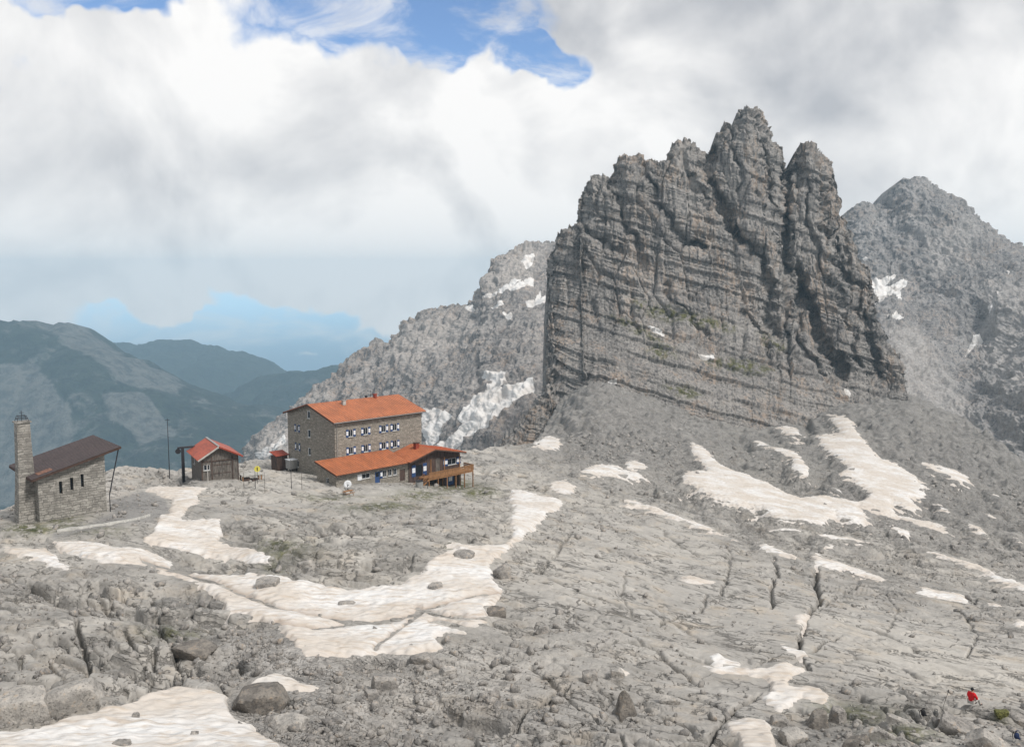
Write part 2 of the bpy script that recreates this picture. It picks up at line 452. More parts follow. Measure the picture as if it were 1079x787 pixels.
def mat_wood(name, a, b, sc=1.0, rot=(0, 0, 0)):
    t = NT(name); o = t.coord('Object')
    g = t.noise(t.map(o, (7, 7, 0.7), rot), 1.0 * sc, 5, 0.65)
    c = t.mix(t.ramp(g, 0.35, 0.66), a, b)
    c = t.mix(t.math('MULTIPLY', t.ramp(t.noise(o, 1.2, 4, 0.7), 0.5, 0.7), 0.4), c, tuple(x * 0.6 for x in a))
    return t.done(c, t.bump(g, 0.5, 0.02), 0.85)

M = {}
M['ground'] = mat_ground()
M['tower'] = mat_cliff('tower_limestone', (0.98, 0.965, 0.95), 1.0, 0.28, True, 0.5)
M['far_left'] = mat_cliff('back_ridge_limestone', (1.08, 1.06, 1.06), 0.6, -0.15, True, 0.35, False)
M['far_right'] = mat_cliff('back_peak_limestone', (1.02, 1.03, 1.06), 0.7, 0.10, True, 0.25, False)
M['forest'] = mat_forest('forest_slope', 0.55, 1.0)
M['forest_far'] = mat_forest('distant_forest_slope', 0.1, 0.4)
M['snow'] = mat_snow()
M['boulder'] = mat_boulder()
M['boulder_pale'] = mat_boulder('pale_boulder_stone', (0.30, 0.285, 0.265), (0.50, 0.47, 0.43))
M['boulder_brown'] = mat_boulder('brown_boulder_stone', (0.13, 0.12, 0.11), (0.27, 0.245, 0.215))
M['hut_stone'] = mat_masonry('hut_stone', (0.23, 0.21, 0.18), (0.43, 0.395, 0.34), (0.17, 0.155, 0.13), 0.62, 0.3, 0.03)
M['chapel_stone'] = mat_masonry('chapel_stone', (0.38, 0.36, 0.325), (0.25, 0.235, 0.21), (0.12, 0.115, 0.105), 0.8, 0.34, 0.035)
M['roof_orange'] = mat_sheet_metal('orange_sheet', (0.47, 0.165, 0.07), (0.27, 0.105, 0.055), 0.35)
M['roof_red'] = mat_sheet_metal('red_sheet', (0.42, 0.085, 0.04), (0.24, 0.05, 0.03), 0.1)
M['roof_brown'] = mat_sheet_metal('brown_sheet', (0.075, 0.055, 0.055), (0.035, 0.028, 0.03), 0.3)
M['seam'] = plain('roof_seam', (0.40, 0.11, 0.05), 0.6)
M['seam_brown'] = plain('brown_seam', (0.105, 0.085, 0.085), 0.6)
M['fascia'] = plain('dark_fascia', (0.075, 0.045, 0.035), 0.8)
M['glass'] = plain('dark_window_glass', (0.018, 0.022, 0.028), 0.12, 0.3)
M['white'] = plain('white_paint', (0.74, 0.76, 0.78), 0.6, 0.06, 8)
M['blue'] = plain('blue_paint', (0.035, 0.075, 0.19), 0.55, 0.2, 8)
M['wood'] = mat_wood('orange_brown_boards', (0.20, 0.10, 0.045), (0.34, 0.18, 0.085))
M['wood_dark'] = mat_wood('dark_boards', (0.05, 0.035, 0.03), (0.12, 0.08, 0.065))
M['wood_grey'] = mat_wood('weathered_grey_boards', (0.075, 0.066, 0.058), (0.19, 0.17, 0.15))
M['steel'] = plain('dark_steel', (0.035, 0.035, 0.04), 0.5, 0.2)
M['grey_metal'] = plain('grey_metal', (0.33, 0.33, 0.32), 0.5, 0.1, metal=0.3)
M['concrete'] = plain('pale_concrete', (0.42, 0.41, 0.38), 0.9, 0.15, 2, 0.4)
M['black'] = plain('black_cloth', (0.015, 0.015, 0.017), 0.8, 0.3, 20)
M['grey_cloth'] = plain('grey_cloth', (0.12, 0.12, 0.115), 0.8, 0.3, 20)
M['red_cloth'] = plain('red_cloth', (0.62, 0.012, 0.018), 0.75, 0.15, 12, 0.5)
M['navy_cloth'] = plain('navy_cloth', (0.02, 0.035, 0.09), 0.8, 0.25, 15)
M['pale_cloth'] = plain('pale_cloth', (0.52, 0.50, 0.47), 0.85, 0.12, 15)
M['skin'] = plain('skin', (0.50, 0.30, 0.22), 0.55, 0.08, 15)
M['yellow'] = plain('yellow_paint', (0.62, 0.55, 0.10), 0.6, 0.1)
M['rust'] = plain('rust_red_paint', (0.28, 0.055, 0.03), 0.7, 0.2)
M['moss'] = plain('moss', (0.12, 0.12, 0.04), 0.95, 0.5, 9, 0.6)
# ------------------------------------------------------------------ terrain: control points (photo pixel, distance)
ctrl = [
 # left column
 (-260,787,46),(-260,690,62),(-260,600,92),(-260,550,125),
 (-60,787,44),(-60,700,59),(-60,620,82),(-60,575,103),(-60,548,120),(-60,533,132),
 (0,787,42),(0,700,56),(0,640,70),(0,600,86),(0,570,102),(0,549,113),(0,540,124),
 (60,787,42),(60,700,56),(60,640,71),(60,590,92),(60,560,106),(60,545,114),(60,528,130),
 (120,787,41),(120,700,56),(120,650,68),(120,610,83),(120,575,98),(120,545,113),(120,520,133),(120,500,152),
 (180,787,41),(180,700,57),(180,650,70),(180,612,85),(180,590,96),(180,560,109),(180,530,128),(180,505,150),(180,490,166),
 (240,787,41),(240,700,58),(240,660,68),(240,625,82),(240,590,98),(240,565,108),(240,540,120),(240,507,148),(240,490,168),(240,486,185),
 (300,787,42),(300,700,58),(300,660,70),(300,630,80),(300,600,90),(300,575,98),(300,545,118),(300,515,145),(300,500,165),(300,490,185),(300,483,205),
 (360,787,42),(360,700,60),(360,670,68),(360,640,79),(360,618,86),(360,590,93),(360,565,101),(360,540,122),(360,514,152),
 (430,787,43),(430,700,60),(430,670,68),(430,640,78),(430,610,88),(430,590,93),(430,565,101),(430,545,120),(430,525,150),
 (500,787,43),(500,700,60),(500,670,67),(500,640,77),(500,600,92),(500,580,100),(500,555,108),(500,535,128),(500,519,170),(500,505,195),(500,484,212),(500,470,235),
 (560,787,43),(560,700,60),(560,650,75),(560,600,94),(560,560,120),(560,530,150),(560,510,185),(560,490,215),(560,473,250),(560,468,280),
 (620,787,43),(620,700,60),(620,640,79),(620,600,97),(620,560,126),(620,530,163),(620,500,215),(620,485,255),(620,467,310),(620,430,372),(625,398,405),(640,402,425),(600,410,425),(590,440,425),
 (720,787,44),(720,700,62),(720,650,82),(720,600,110),(720,560,148),(720,530,188),(720,500,235),(720,475,300),(720,452,375),(720,432,428),
 (660,430,385),(660,412,425),(585,440,385),(560,455,380),
 (850,787,44),(850,700,66),(850,640,93),(850,600,122),(850,560,165),(850,530,215),(850,500,265),(850,476,325),(850,458,385),(850,448,430),(790,458,385),(790,446,430),(890,440,420),(890,425,455),
 (960,787,44),(960,746,51),(960,700,72),(960,650,100),(960,600,140),(960,560,190),(960,520,260),(960,480,335),(960,450,395),(960,428,440),
 (1079,787,46),(1079,746,56),(1079,700,76),(1079,650,108),(1079,600,160),(1079,570,205),(1079,540,265),(1079,515,320),(1079,500,365),
 (1250,787,48),(1250,700,80),(1250,620,150),(1250,580,260),(1250,560,340),
]
ctrl_xyz = [
 # round the hut, K is its near corner
 (-35,169,-39.0),(-47.9,182,-39.2),(-38,158,-36.4),(-30,161.5,-37.6),(-23,169,-39.4),(-15,174,-41.6),(-8,184,-42.8),(-19,184,-41.5),(-10,178,-43.0),(-4,190,-43.0),
 (-34,190,-41),(-20,200,-43),
]
def _ab(X, Y): return X / Y, math.log(Y)
pts = []; vals = []
for px, py, Y in ctrl:
    a, e = ae(px, py); pts.append((float(a), math.log(Y))); vals.append(float(e))
for X, Y, Z in ctrl_xyz:
    pts.append(_ab(X, Y)); vals.append(Z / Y)
for aa in (-1.2, -0.7, -0.3, 0.0, 0.3, 0.7, 1.2):
    pts += [(aa, math.log(1.5)), (aa, math.log(4)), (aa, math.log(12)), (aa, math.log(28))]; vals += [-1.12, -0.70, -0.60, -0.57]
BASE = RBF(pts, vals, (2.2, 1.0), 2e-3)

# grid in azimuth and log distance: cells stay about as deep as the eye can resolve
a_in = np.linspace(-0.64, 0.64, 1180)
a_out = np.linspace(0.64, 1.5, 60)[1:]
GA = np.concatenate([-a_out[::-1], a_in, a_out])
GB = np.concatenate([np.linspace(math.log(1.5), math.log(36), 70)[:-1], np.linspace(math.log(36), math.log(470), 1180)[:-1], np.linspace(math.log(470), math.log(2600), 60)])
NR, NC = len(GB), len(GA)
# evaluate the smooth base on a coarse grid and interpolate
ca = np.linspace(-1.5, 1.5, 420); cb = np.linspace(GB[0], GB[-1], 420)
CA, CB = np.meshgrid(ca, cb)
EC = BASE(np.stack([CA.ravel(), CB.ravel()], 1))[:, 0].reshape(CA.shape)
def bil(grid, a, b):
    x = np.clip((a - ca[0]) / (ca[1] - ca[0]), 0, len(ca) - 1.001); y = np.clip((b - cb[0]) / (cb[1] - cb[0]), 0, len(cb) - 1.001)
    i = x.astype(int); j = y.astype(int); fx = x - i; fy = y - j
    return (grid[j, i] * (1 - fx) + grid[j, i + 1] * fx) * (1 - fy) + (grid[j + 1, i] * (1 - fx) + grid[j + 1, i + 1] * fx) * fy
# soften the kinks the linear kernel leaves at its points
def blur(g, k):
    for ax in (0, 1):
        c = np.cumsum(np.pad(g, [(k + 1, k) if i == ax else (0, 0) for i in (0, 1)], mode='edge'), axis=ax)
        g = (np.take(c, np.arange(2 * k + 1, c.shape[ax]), ax) - np.take(c, np.arange(0, c.shape[ax] - 2 * k - 1), ax)) / (2 * k + 1)
    return g
EC = blur(EC, 2)
A2, B2 = np.meshgrid(GA, GB)
E2 = bil(EC, A2, B2)
Y2 = np.exp(B2); X2 = A2 * Y2
Zb = E2 * Y2
# fall-off into the valleys beyond the rim of the plateau
rim_px = [-900, -260, 0, 110, 190, 262, 300, 330, 450, 500, 560, 600, 950, 1079, 1400]
rim_Y = [118, 128, 127, 158, 172, 192, 210, 215, 225, 240, 292, 520, 520, 400, 380]
rim_a = np.array([float(ae(p, 480)[0]) for p in rim_px])
RIM = np.interp(A2, rim_a, rim_Y) + 6 * n2(A2 * 25, B2 * 0 + 3.3, 5)
over = np.maximum(0, Y2 - RIM)
Zb = Zb - 0.035 * np.minimum(over, 12) ** 2 - 0.95 * np.maximum(0, over - 10) - 0.0 * over
Zb = np.maximum(Zb, -900)
PX, PY = pix(X2, Y2, Zb)
PX = PX.astype(F32); PY = PY.astype(F32)
Xf, Yf, Zf = X2.astype(F32), Y2.astype(F32), Zb.astype(F32)

# ---- region weights, from sparse samples: rough (blocky steps), slab (smooth pavement), scree
reg = [ # px,py, block, slab, scree
 (0,787,1,0,0),(60,700,1,0,0),(160,680,1,0,0),(60,620,1,0,0),(200,640,1,0,0),(240,700,.7,0,.5),(300,690,.3,0,1),(340,740,.2,0,.9),(260,780,.3,0,.8),
 (420,760,.5,.4,.6),(400,700,.4,.3,.7),(500,700,.35,.4,.5),(520,780,.6,.5,.3),(640,740,.5,.6,.3),(600,690,.25,.8,.3),(600,620,.1,1,0),(560,660,.4,.6,.3),
 (700,620,.05,1,0),(700,570,.05,1,0),(800,640,.05,1,0),(800,700,.2,1,0),(900,680,.1,1,0),(1000,680,.1,1,0),(1060,700,.1,1,0),(760,760,.3,.9,.1),
 (900,740,.5,.7,.1),(960,760,.7,.4,.1),(1060,770,.8,.2,.3),(860,780,.8,.2,.3),
 (620,520,.3,.6,.2),(700,510,.8,.1,.2),(800,540,.9,.1,.3),(900,570,.8,.2,.3),(1000,600,.7,.3,.3),(1079,620,.6,.4,.3),(1079,560,.7,0,.6),(960,540,.6,0,.8),(900,500,.5,0,.9),
 (840,500,1,0,.1),(780,470,.9,0,.3),(860,460,.9,0,.3),(700,460,.2,0,1),(640,430,.25,0,1),(600,450,.4,0,1),(660,480,.2,0,1),(900,430,.4,0,.9),(1000,480,.4,0,1),
 (430,550,.8,.2,0),(340,560,.8,.2,0),(480,540,.6,.4,0),(400,525,.3,.7,0),(300,520,.3,.7,0),(200,505,.6,.3,0),(280,580,.9,0,0),(380,600,.9,0,0),(450,590,.8,0,0),
 (540,490,.3,.7,0),(500,475,.3,.7,0),(120,560,.5,.3,.2),(60,560,.4,.5,.1),(0,570,.6,.3,0),(150,530,.1,.1,.3),(60,545,.1,.1,.1),(440,515,.1,.3,.2),(480,515,.1,.2,.1),
]
rp = np.array([(r[0] / 60.0, r[1] / 30.0) for r in reg]); rv = np.array([r[2:] for r in reg])
gx = np.linspace(-300, 1400, 171); gy = np.linspace(300, 900, 121)
GXX, GYY = np.meshgrid(gx, gy)
d2 = ((GXX.ravel()[:, None] / 60 - rp[None, :, 0]) ** 2 + (GYY.ravel()[:, None] / 30 - rp[None, :, 1]) ** 2) + 0.05
w_ = d2 ** -1.8
REG = (w_ @ rv) / w_.sum(1)[:, None]
REG = REG.reshape(121, 171, 3)
def regs(px, py):
    x = np.clip((px + 300) / 10, 0, 169.99); y = np.clip((py - 300) / 5, 0, 119.99)
    i = x.astype(int); j = y.astype(int); fx = (x - i)[..., None]; fy = (y - j)[..., None]
    return ((REG[j, i] * (1 - fx) + REG[j, i + 1] * fx) * (1 - fy) + (REG[j + 1, i] * (1 - fx) + REG[j + 1, i + 1] * fx) * fy).astype(F32)
R = regs(PX, PY)
BLK, SLB, SCR = R[..., 0], R[..., 1], R[..., 2]
nz = fbm2(Xf / 7, Yf / 7, 3, 91) * 0.5
BLK = np.clip(BLK + nz, 0, 1.1); SCR = np.clip(SCR - nz * 0.8, 0, 1)

# ---- snow polygons in the photo (name, label, thickness, polygon)
snow_polys = [
 ('basin', 'long curving snow field with a brown melt groove, across the middle of the pavement', 0.5,
  [(52,570),(90,569),(130,574),(165,581),(185,590),(180,598),(200,602),(235,605),(265,603),(300,607),(330,612),(352,617),(372,620),(400,614),(420,612),(445,600),(452,590),(465,584),(480,577),(466,569),(500,571),(533,571),(541,560),(536,547),(541,536),(535,524),(537,514),(556,516),(575,522),(597,525),(590,535),(578,541),(568,552),(563,557),(556,562),(549,570),(540,572),(534,582),(521,590),(517,598),(524,612),(531,622),(520,638),(512,640),(516,652),(505,659),(490,668),(466,667),(458,672),(470,684),(430,689),(405,684),(385,690),(350,689),(320,692),(315,683),(290,660),(275,650),(240,645),(225,625),(205,615),(180,605),(140,594),(100,590),(65,580)]),
 ('upper', 'S shaped snow strip between the chapel terrace and the cableway hut', 0.5,
  [(135,568),(160,560),(165,545),(178,540),(180,528),(160,519),(148,514),(175,510),(210,511),(228,513),(214,517),(206,521),(212,530),(196,536),(193,545),(232,545),(234,556),(232,570),(262,576),(288,585),(286,590),(268,593),(215,586),(180,578),(165,572)]),
 ('front', 'dirty snow patch at the bottom left edge with a dark boulder in it', 0.4,
  [(-200,800),(-100,770),(0,768),(40,768),(62,760),(95,752),(110,741),(135,739),(158,727),(168,724),(190,722),(210,723),(236,728),(243,733),(243,752),(272,770),(298,786),(300,830),(-180,850)]),
 ('front_tail', 'small tongue of snow behind the dark boulder', 0.25,
  [(243,732),(262,722),(268,715),(278,711),(298,709),(318,718),(340,725),(330,729),(300,728),(275,727),(255,729)]),
 ('strip', 'thin snow strip left of the chapel slope', 0.25, [(0,574),(24,575),(50,578),(60,583),(66,592),(82,601),(58,598),(40,590),(22,587),(5,582)]),
 ('couloir', 'large snow tongue below the scree, widest of those on the cone', 0.6,
  [(866,434),(895,438),(905,452),(915,465),(926,478),(945,488),(965,500),(974,512),(978,524),(960,524),(975,535),(955,535),(940,528),(950,545),(930,540),(905,533),(922,548),(900,549),(880,541),(870,549),(845,548),(820,545),(800,533),(765,526),(735,515),(716,505),(720,495),(745,494),(728,475),(727,464),(745,472),(762,487),(790,495),(820,512),(845,522),(870,520),(905,527),(915,518),(898,505),(880,498),(893,490),(880,480),(868,472),(855,455),(885,455)]),
 ('band', 'narrow snow band on the ledges above the large tongue', 0.4, [(787,457),(805,462),(825,470),(840,473),(838,465),(843,475),(855,490),(857,500),(840,497),(830,489),(833,482),(812,472),(795,468)]),
 ('notch', 'small snow wedge under the dark cliff band', 0.4, [(813,447),(828,445),(845,449),(848,458),(832,459),(822,453)]),
 ('apron', 'snow patch at the left foot of the scree cone', 0.4, [(605,495),(625,490),(645,489),(655,494),(672,496),(690,502),(672,503),(655,500),(640,502),(620,499)]),
 ('apron2', 'little snow patch on the lower scree cone', 0.35, [(659,484),(668,483),(680,487),(685,491),(682,495),(665,494),(657,490)]),
 ('corner', 'white snow patch between the rounded hump and the scree cone', 0.4, [(558,468),(572,460),(580,457),(590,461),(592,474),(578,473)]),
 ('edge_line', 'long thin snow line along the upper rim of the pavement', 0.3, [(650,523),(668,524),(690,530),(705,537),(725,546),(750,554),(775,563),(783,569),(765,565),(735,555),(705,545),(680,535),(660,529)]),
 ('edge_mid', 'lens of snow on the rim line, left of the deep crack', 0.3, [(795,570),(805,568),(820,574),(835,581),(845,587),(838,589),(820,584),(803,578)]),
 ('edge_right', 'snow stripe on the rim line, right of the deep crack', 0.3, [(853,583),(857,578),(868,584),(885,590),(905,597),(925,604),(940,612),(930,613),(905,606),(880,599),(866,597),(856,594)]),
 ('right_patch', 'blunt snow patch on the right part of the pavement', 0.3, [(963,623),(972,616),(985,620),(1005,621),(1020,626),(1022,638),(1005,634),(988,631)]),
 ('right_line', 'long thin snow line low on the right flank', 0.3, [(965,572),(985,578),(1010,585),(1030,590),(1050,602),(1079,613),(1100,620),(1100,630),(1079,623),(1050,611),(1025,598),(1000,590),(975,580)]),
 ('slab_patch', 'small oval snow patch in the middle of the pavement', 0.25, [(714,608),(730,605),(745,607),(758,612),(752,617),(730,615),(718,613)]),
 ('lower_right', 'branched snow patch on the pavement near the lower right', 0.3,
  [(735,700),(760,700),(790,703),(810,703),(818,696),(828,694),(835,700),(850,700),(852,707),(835,712),(830,722),(850,720),(865,722),(876,734),(868,743),(845,735),(835,742),(825,749),(805,743),(800,733),(812,728),(812,718),(800,712),(780,710),(755,708)]),
 ('lower_right2', 'snow wedge above the branched patch', 0.25, [(745,690),(755,685),(765,692),(780,695),(785,700),(765,699),(748,698)]),
 ('bottom', 'snow patch at the bottom edge right of the middle', 0.3, [(763,760),(785,756),(805,757),(815,768),(820,795),(785,800),(775,775),(765,768)]),
 ('crack', 'snow plug in the deep crack', 0.2, [(836,648),(845,643),(853,645),(850,655),(842,664),(836,658)]),
 ('crack2', 'snow scrap below the snow plug', 0.2, [(815,676),(835,679),(850,684),(855,694),(842,693),(828,686)]),
 ('mid_dot', 'tiny snow scrap behind the pointed boulder', 0.2, [(642,703),(650,702),(662,704),(668,709),(655,712),(645,711)]),
 ('r1', 'snow sliver high on the right scree slope', 0.4, [(968,484),(985,488),(1005,492),(1022,500),(1025,509),(1010,507),(990,497),(975,492)]),
 ('r2', 'small snow sliver beside the right rim of the scree', 0.4, [(1042,512),(1050,517),(1062,529),(1066,534),(1055,529),(1046,520)]),
 ('r3', 'scattered snow remains right of the large tongue', 0.35, [(940,537),(965,543),(990,549),(1008,557),(995,557),(970,553),(950,546)]),
 ('r4', 'flat snow lens in the ledges below the large tongue', 0.3, [(855,556),(880,558),(905,563),(932,571),(915,572),(885,566),(862,562)]),
 ('r5', 'snow dash below the flat lens', 0.3, [(861,569),(872,568),(886,572),(880,576),(867,574)]),
 ('r6', 'short snow streak in the gully right of the large tongue', 0.3, [(985,527),(996,531),(1006,539),(999,540),(988,534)]),
 ('r7', 'thin snow thread under the right scree', 0.3, [(1010,545),(1024,548),(1040,556),(1052,566),(1040,563),(1022,554)]),
 ('r8', 'faint snow thread along the ledges above the flat lens', 0.3, [(808,551),(830,552),(850,556),(842,560),(822,557)]),
 ('r9', 'snow fleck between the narrow band and the tongue', 0.3, [(868,505),(880,509),(893,517),(885,519),(872,512)]),
 ('r10', 'snow fleck at the right edge above the long line', 0.3, [(1062,560),(1072,563),(1085,571),(1075,572)]),
 ('s1', 'thin snow trickle under the middle of the large tongue', 0.3, [(930,548),(948,553),(966,560),(955,562),(938,556)]),
 ('s2', 'snow crumb left of the thin trickle, below the tongue', 0.3, [(905,552),(918,553),(928,557),(914,558)]),
 ('s3', 'snow crumb on the boulders right of the tongue', 0.3, [(962,503),(972,507),(980,514),(970,513)]),
 ('s4', 'slanting snow streak at the far right rim of the scree', 0.3, [(1028,530),(1040,536),(1054,545),(1042,544)]),
 ('s5', 'narrow snow streak low on the right, under the long line', 0.3, [(1030,628),(1045,632),(1062,640),(1048,639)]),
 ('s6', 'snow scrap at the right edge halfway down', 0.3, [(1066,652),(1074,650),(1079,656),(1076,662),(1068,659)]),
 ('s7', 'snow scrap on the apron between cone and pavement', 0.3, [(694,508),(708,510),(722,515),(708,516)]),
 ('s8', 'tiny snow dash above the upper rim line', 0.3, [(745,540),(760,543),(772,548),(758,549)]),
 ('hut_left', 'snow patch behind the left corner of the mountain hut', 0.3, [(255,478),(275,475),(300,469),(302,486),(285,483),(265,484)]),
 ('gap', 'white snow patch under the gully between hump and pavement', 0.3, [(580,507),(596,505),(607,511),(604,519),(590,521),(577,514)]),
]
rocks_in_snow = [(283,617,13,7),(364,638,9,4),(393,684,10,4),(310,738,70,40,1)]
wpx = PX + 4.5 * fbm2(Xf / 3.0, Yf / 3.0, 3, 41) + 2.0 * n2(Xf * 1.3, Yf * 1.3, 43)
wpy = PY + 3.2 * fbm2(Xf / 3.0, Yf / 3.0, 3, 47) + 1.5 * n2(Xf * 1.3, Yf * 1.3, 48)
SD = np.full(PX.shape, -60, F32)
SN = []      # (row range, col range, local signed distance)
for nm, lab, th, poly in snow_polys:
    P = np.array(poly); x0, y0 = P.min(0) - 14; x1, y1 = P.max(0) + 14
    m = (PX > x0) & (PX < x1) & (PY > y0) & (PY < y1) & (Y2 < RIM + 8)
    if not m.any(): SN.append(None); continue
    rr = np.where(m.any(1))[0]; cc = np.where(m.any(0))[0]
    r0, r1, c0, c1 = rr[0], rr[-1] + 1, cc[0], cc[-1] + 1
    sl = (slice(r0, r1), slice(c0, c1))
    sd = poly_sd(wpx[sl], wpy[sl], poly)
    sd = np.where(m[sl], sd, -60)
    SN.append((sl, sd))
    SD[sl] = np.maximum(SD[sl], sd)
INS = sstep(-9, 4, SD)

# ---- rock relief, in metres
def relief(x, y, z, blk, slb, scr, Yd):
    far = np.clip(Yd / 130, 0.75, 2.6)
    wx = x + 0.5 * n2(x / 5, y / 5, 1); wy = y + 0.5 * n2(x / 5, y / 5, 3)
    L_ = wx * 0.87 - wy * 0.50; M_ = wx * 0.50 + wy * 0.87
    e1, r1, r1b, ox, oy = worley(L_ / 3.6, M_ / 1.7, 1, 0.85)
    e2, r2, r2b, ox2, oy2 = worley(L_ / 1.5, M_ / 0.62, 2, 0.85)
    e6, r6, r6b, ox6, oy6 = worley(L_ / 11.0, M_ / 6.0, 9, 0.85)
    c1 = (r1 - 0.5) * np.minimum(e1 * 5, 1); c2 = (r2 - 0.5) * np.minimum(e2 * 4, 1); c6 = (r6 - 0.5) * np.minimum(e6 * 12, 1)
    out = 0.8 * fbm2(x / 18, y / 18, 3, 5) * (0.3 + blk) * np.clip(far, 0.6, 1.6)
    # stacked beds that dip away from the viewpoint: their broken edges face it
    f = z + (0.30 * y) * (1 - sstep(120, 190, Yd)) + 0.085 * x + 0.8 * fbm2(L_ / 22, M_ / 11, 2, 7) + 0.22 * n2(L_ / 7, M_ / 3, 8) + c6 * 1.0
    f = f + 0.35 * n2(f / 1.3, f * 0 + 0.5, 37)                    # uneven bed thickness
    f1 = f + c1 * 0.70; f2 = f1 + c2 * 0.16
    s0 = (terr(f, 5.0, 0.10) + 1.1 * terr(f + 0.8 * n2(x / 9, y / 9, 66), 2.3, 0.10)) * sstep(110, 190, Yd)
    s1 = terr(f1, 1.25, 0.07); s2 = terr(f2, 0.45, 0.10)
    msk = sstep(-0.25, 0.15, n2(L_ / 22, M_ / 12, 10))
    out += blk * (0.8 * s0 + (0.4 + 0.9 * msk) * s1 * 1.25 + s2 * 0.6) * np.clip(far, 0.9, 1.35)
    b1 = sstep(-0.35, 0.1, n2(x / 10, y / 10, 33)); b2 = sstep(-0.1, 0.3, n2(x / 5, y / 5, 11))
    out += blk * b1 * (0.50 * np.minimum(e1 * 3.2, 1) ** 0.6 - 0.45 + (r1b - 0.5) * np.minimum(e1 * 5, 1) * 0.35 - 0.8 * np.exp(-(e1 / 0.06) ** 2))
    out += blk * b2 * (0.16 * np.minimum(e2 * 3, 1) ** 0.7 - 0.14)
    # pavement: nearly plane, a few low bed edges running down to the right, sparse joints
    P_ = x * 0.60 + y * 0.80 + 1.2 * fbm2(x / 16, y / 16, 2, 14); Q_ = x * 0.8 - y * 0.6
    pm = P_ + c6 * 1.6
    pm = pm + 1.3 * n2(pm / 3.1, pm * 0 + 0.5, 39)
    gate = sstep(-0.05, 0.3, n2(P_ / 5, Q_ / 16, 16))
    out += slb * (terr(pm * 0.14, 0.36, 0.06) * (0.2 + 0.8 * gate) + terr(pm * 0.2 + 0.1 * n2(P_, Q_ / 7, 21), 0.10, 0.08) * sstep(0.05, 0.3, n2(P_ / 4, Q_ / 13, 19)) + 0.25 * fbm2(x / 11, y / 11, 2, 18))
    e3, r3, r3b, ox, oy = worley(L_ / 8.5, M_ / 4.5, 3, 1.0)
    g3 = sstep(-0.1, 0.15, n2(x / 12, y / 12, 22))
    out += slb * ((r3 - 0.5) * np.minimum(e3 * 12, 1) * 0.16 * g3 - 0.45 * np.exp(-(e3 / 0.018) ** 2) * g3)
    g4 = sstep(0.15, 0.35, n2(x / 8 + 9, y / 8, 24))
    out += slb * g4 * (0.12 * np.minimum(e2 * 3, 1) - 0.1 + c2 * 0.12)
    # scree and small stones
    sc_f = np.clip(Yd / 120, 0.5, 2.6)
    e5, r5, _, _, _ = worley(x / 0.9, y / 0.9, 4)
    e7, r7, _, _, _ = worley(x / 3.1, y / 3.1, 14)
    rill = 1 - np.abs(n2(x / 9 + 0.6 * n2(x / 20, y / 20, 34), y / 60, 35)) * 2.4
    out += scr * ((r5 ** 4) * 0.35 * np.minimum(e5 * 2.5, 1) * sc_f + 0.9 * (r7 ** 4) * np.minimum(e7 * 3, 1) * sc_f * sstep(60, 160, Yd) + 0.32 * fbm2(x / 4, y / 4, 4, 25) * sc_f - 1.0 * np.clip(rill, 0, 1) ** 2 * sstep(200, 300, Yd))
    out += 0.03 * fbm2(x / 0.7, y / 0.7, 4, 28) * (1 - 0.6 * slb)
    return out
REL = relief(Xf, Yf, Zf, BLK, SLB, SCR, Yf)
# deep joints the photo shows on the pavement
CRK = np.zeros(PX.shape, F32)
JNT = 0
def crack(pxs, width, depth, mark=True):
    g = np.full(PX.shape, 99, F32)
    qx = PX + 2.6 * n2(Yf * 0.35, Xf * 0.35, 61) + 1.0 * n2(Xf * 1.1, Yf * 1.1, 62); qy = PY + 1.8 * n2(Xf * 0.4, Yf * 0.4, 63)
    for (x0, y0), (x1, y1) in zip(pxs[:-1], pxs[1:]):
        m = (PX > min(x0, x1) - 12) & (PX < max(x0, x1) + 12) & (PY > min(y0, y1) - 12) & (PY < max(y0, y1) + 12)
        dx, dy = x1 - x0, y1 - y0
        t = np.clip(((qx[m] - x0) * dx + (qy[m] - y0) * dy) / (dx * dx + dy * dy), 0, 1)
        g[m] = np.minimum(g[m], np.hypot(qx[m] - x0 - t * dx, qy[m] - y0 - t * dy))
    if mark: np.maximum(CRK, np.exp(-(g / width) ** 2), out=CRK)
    return -depth * np.exp(-(g / width) ** 2)
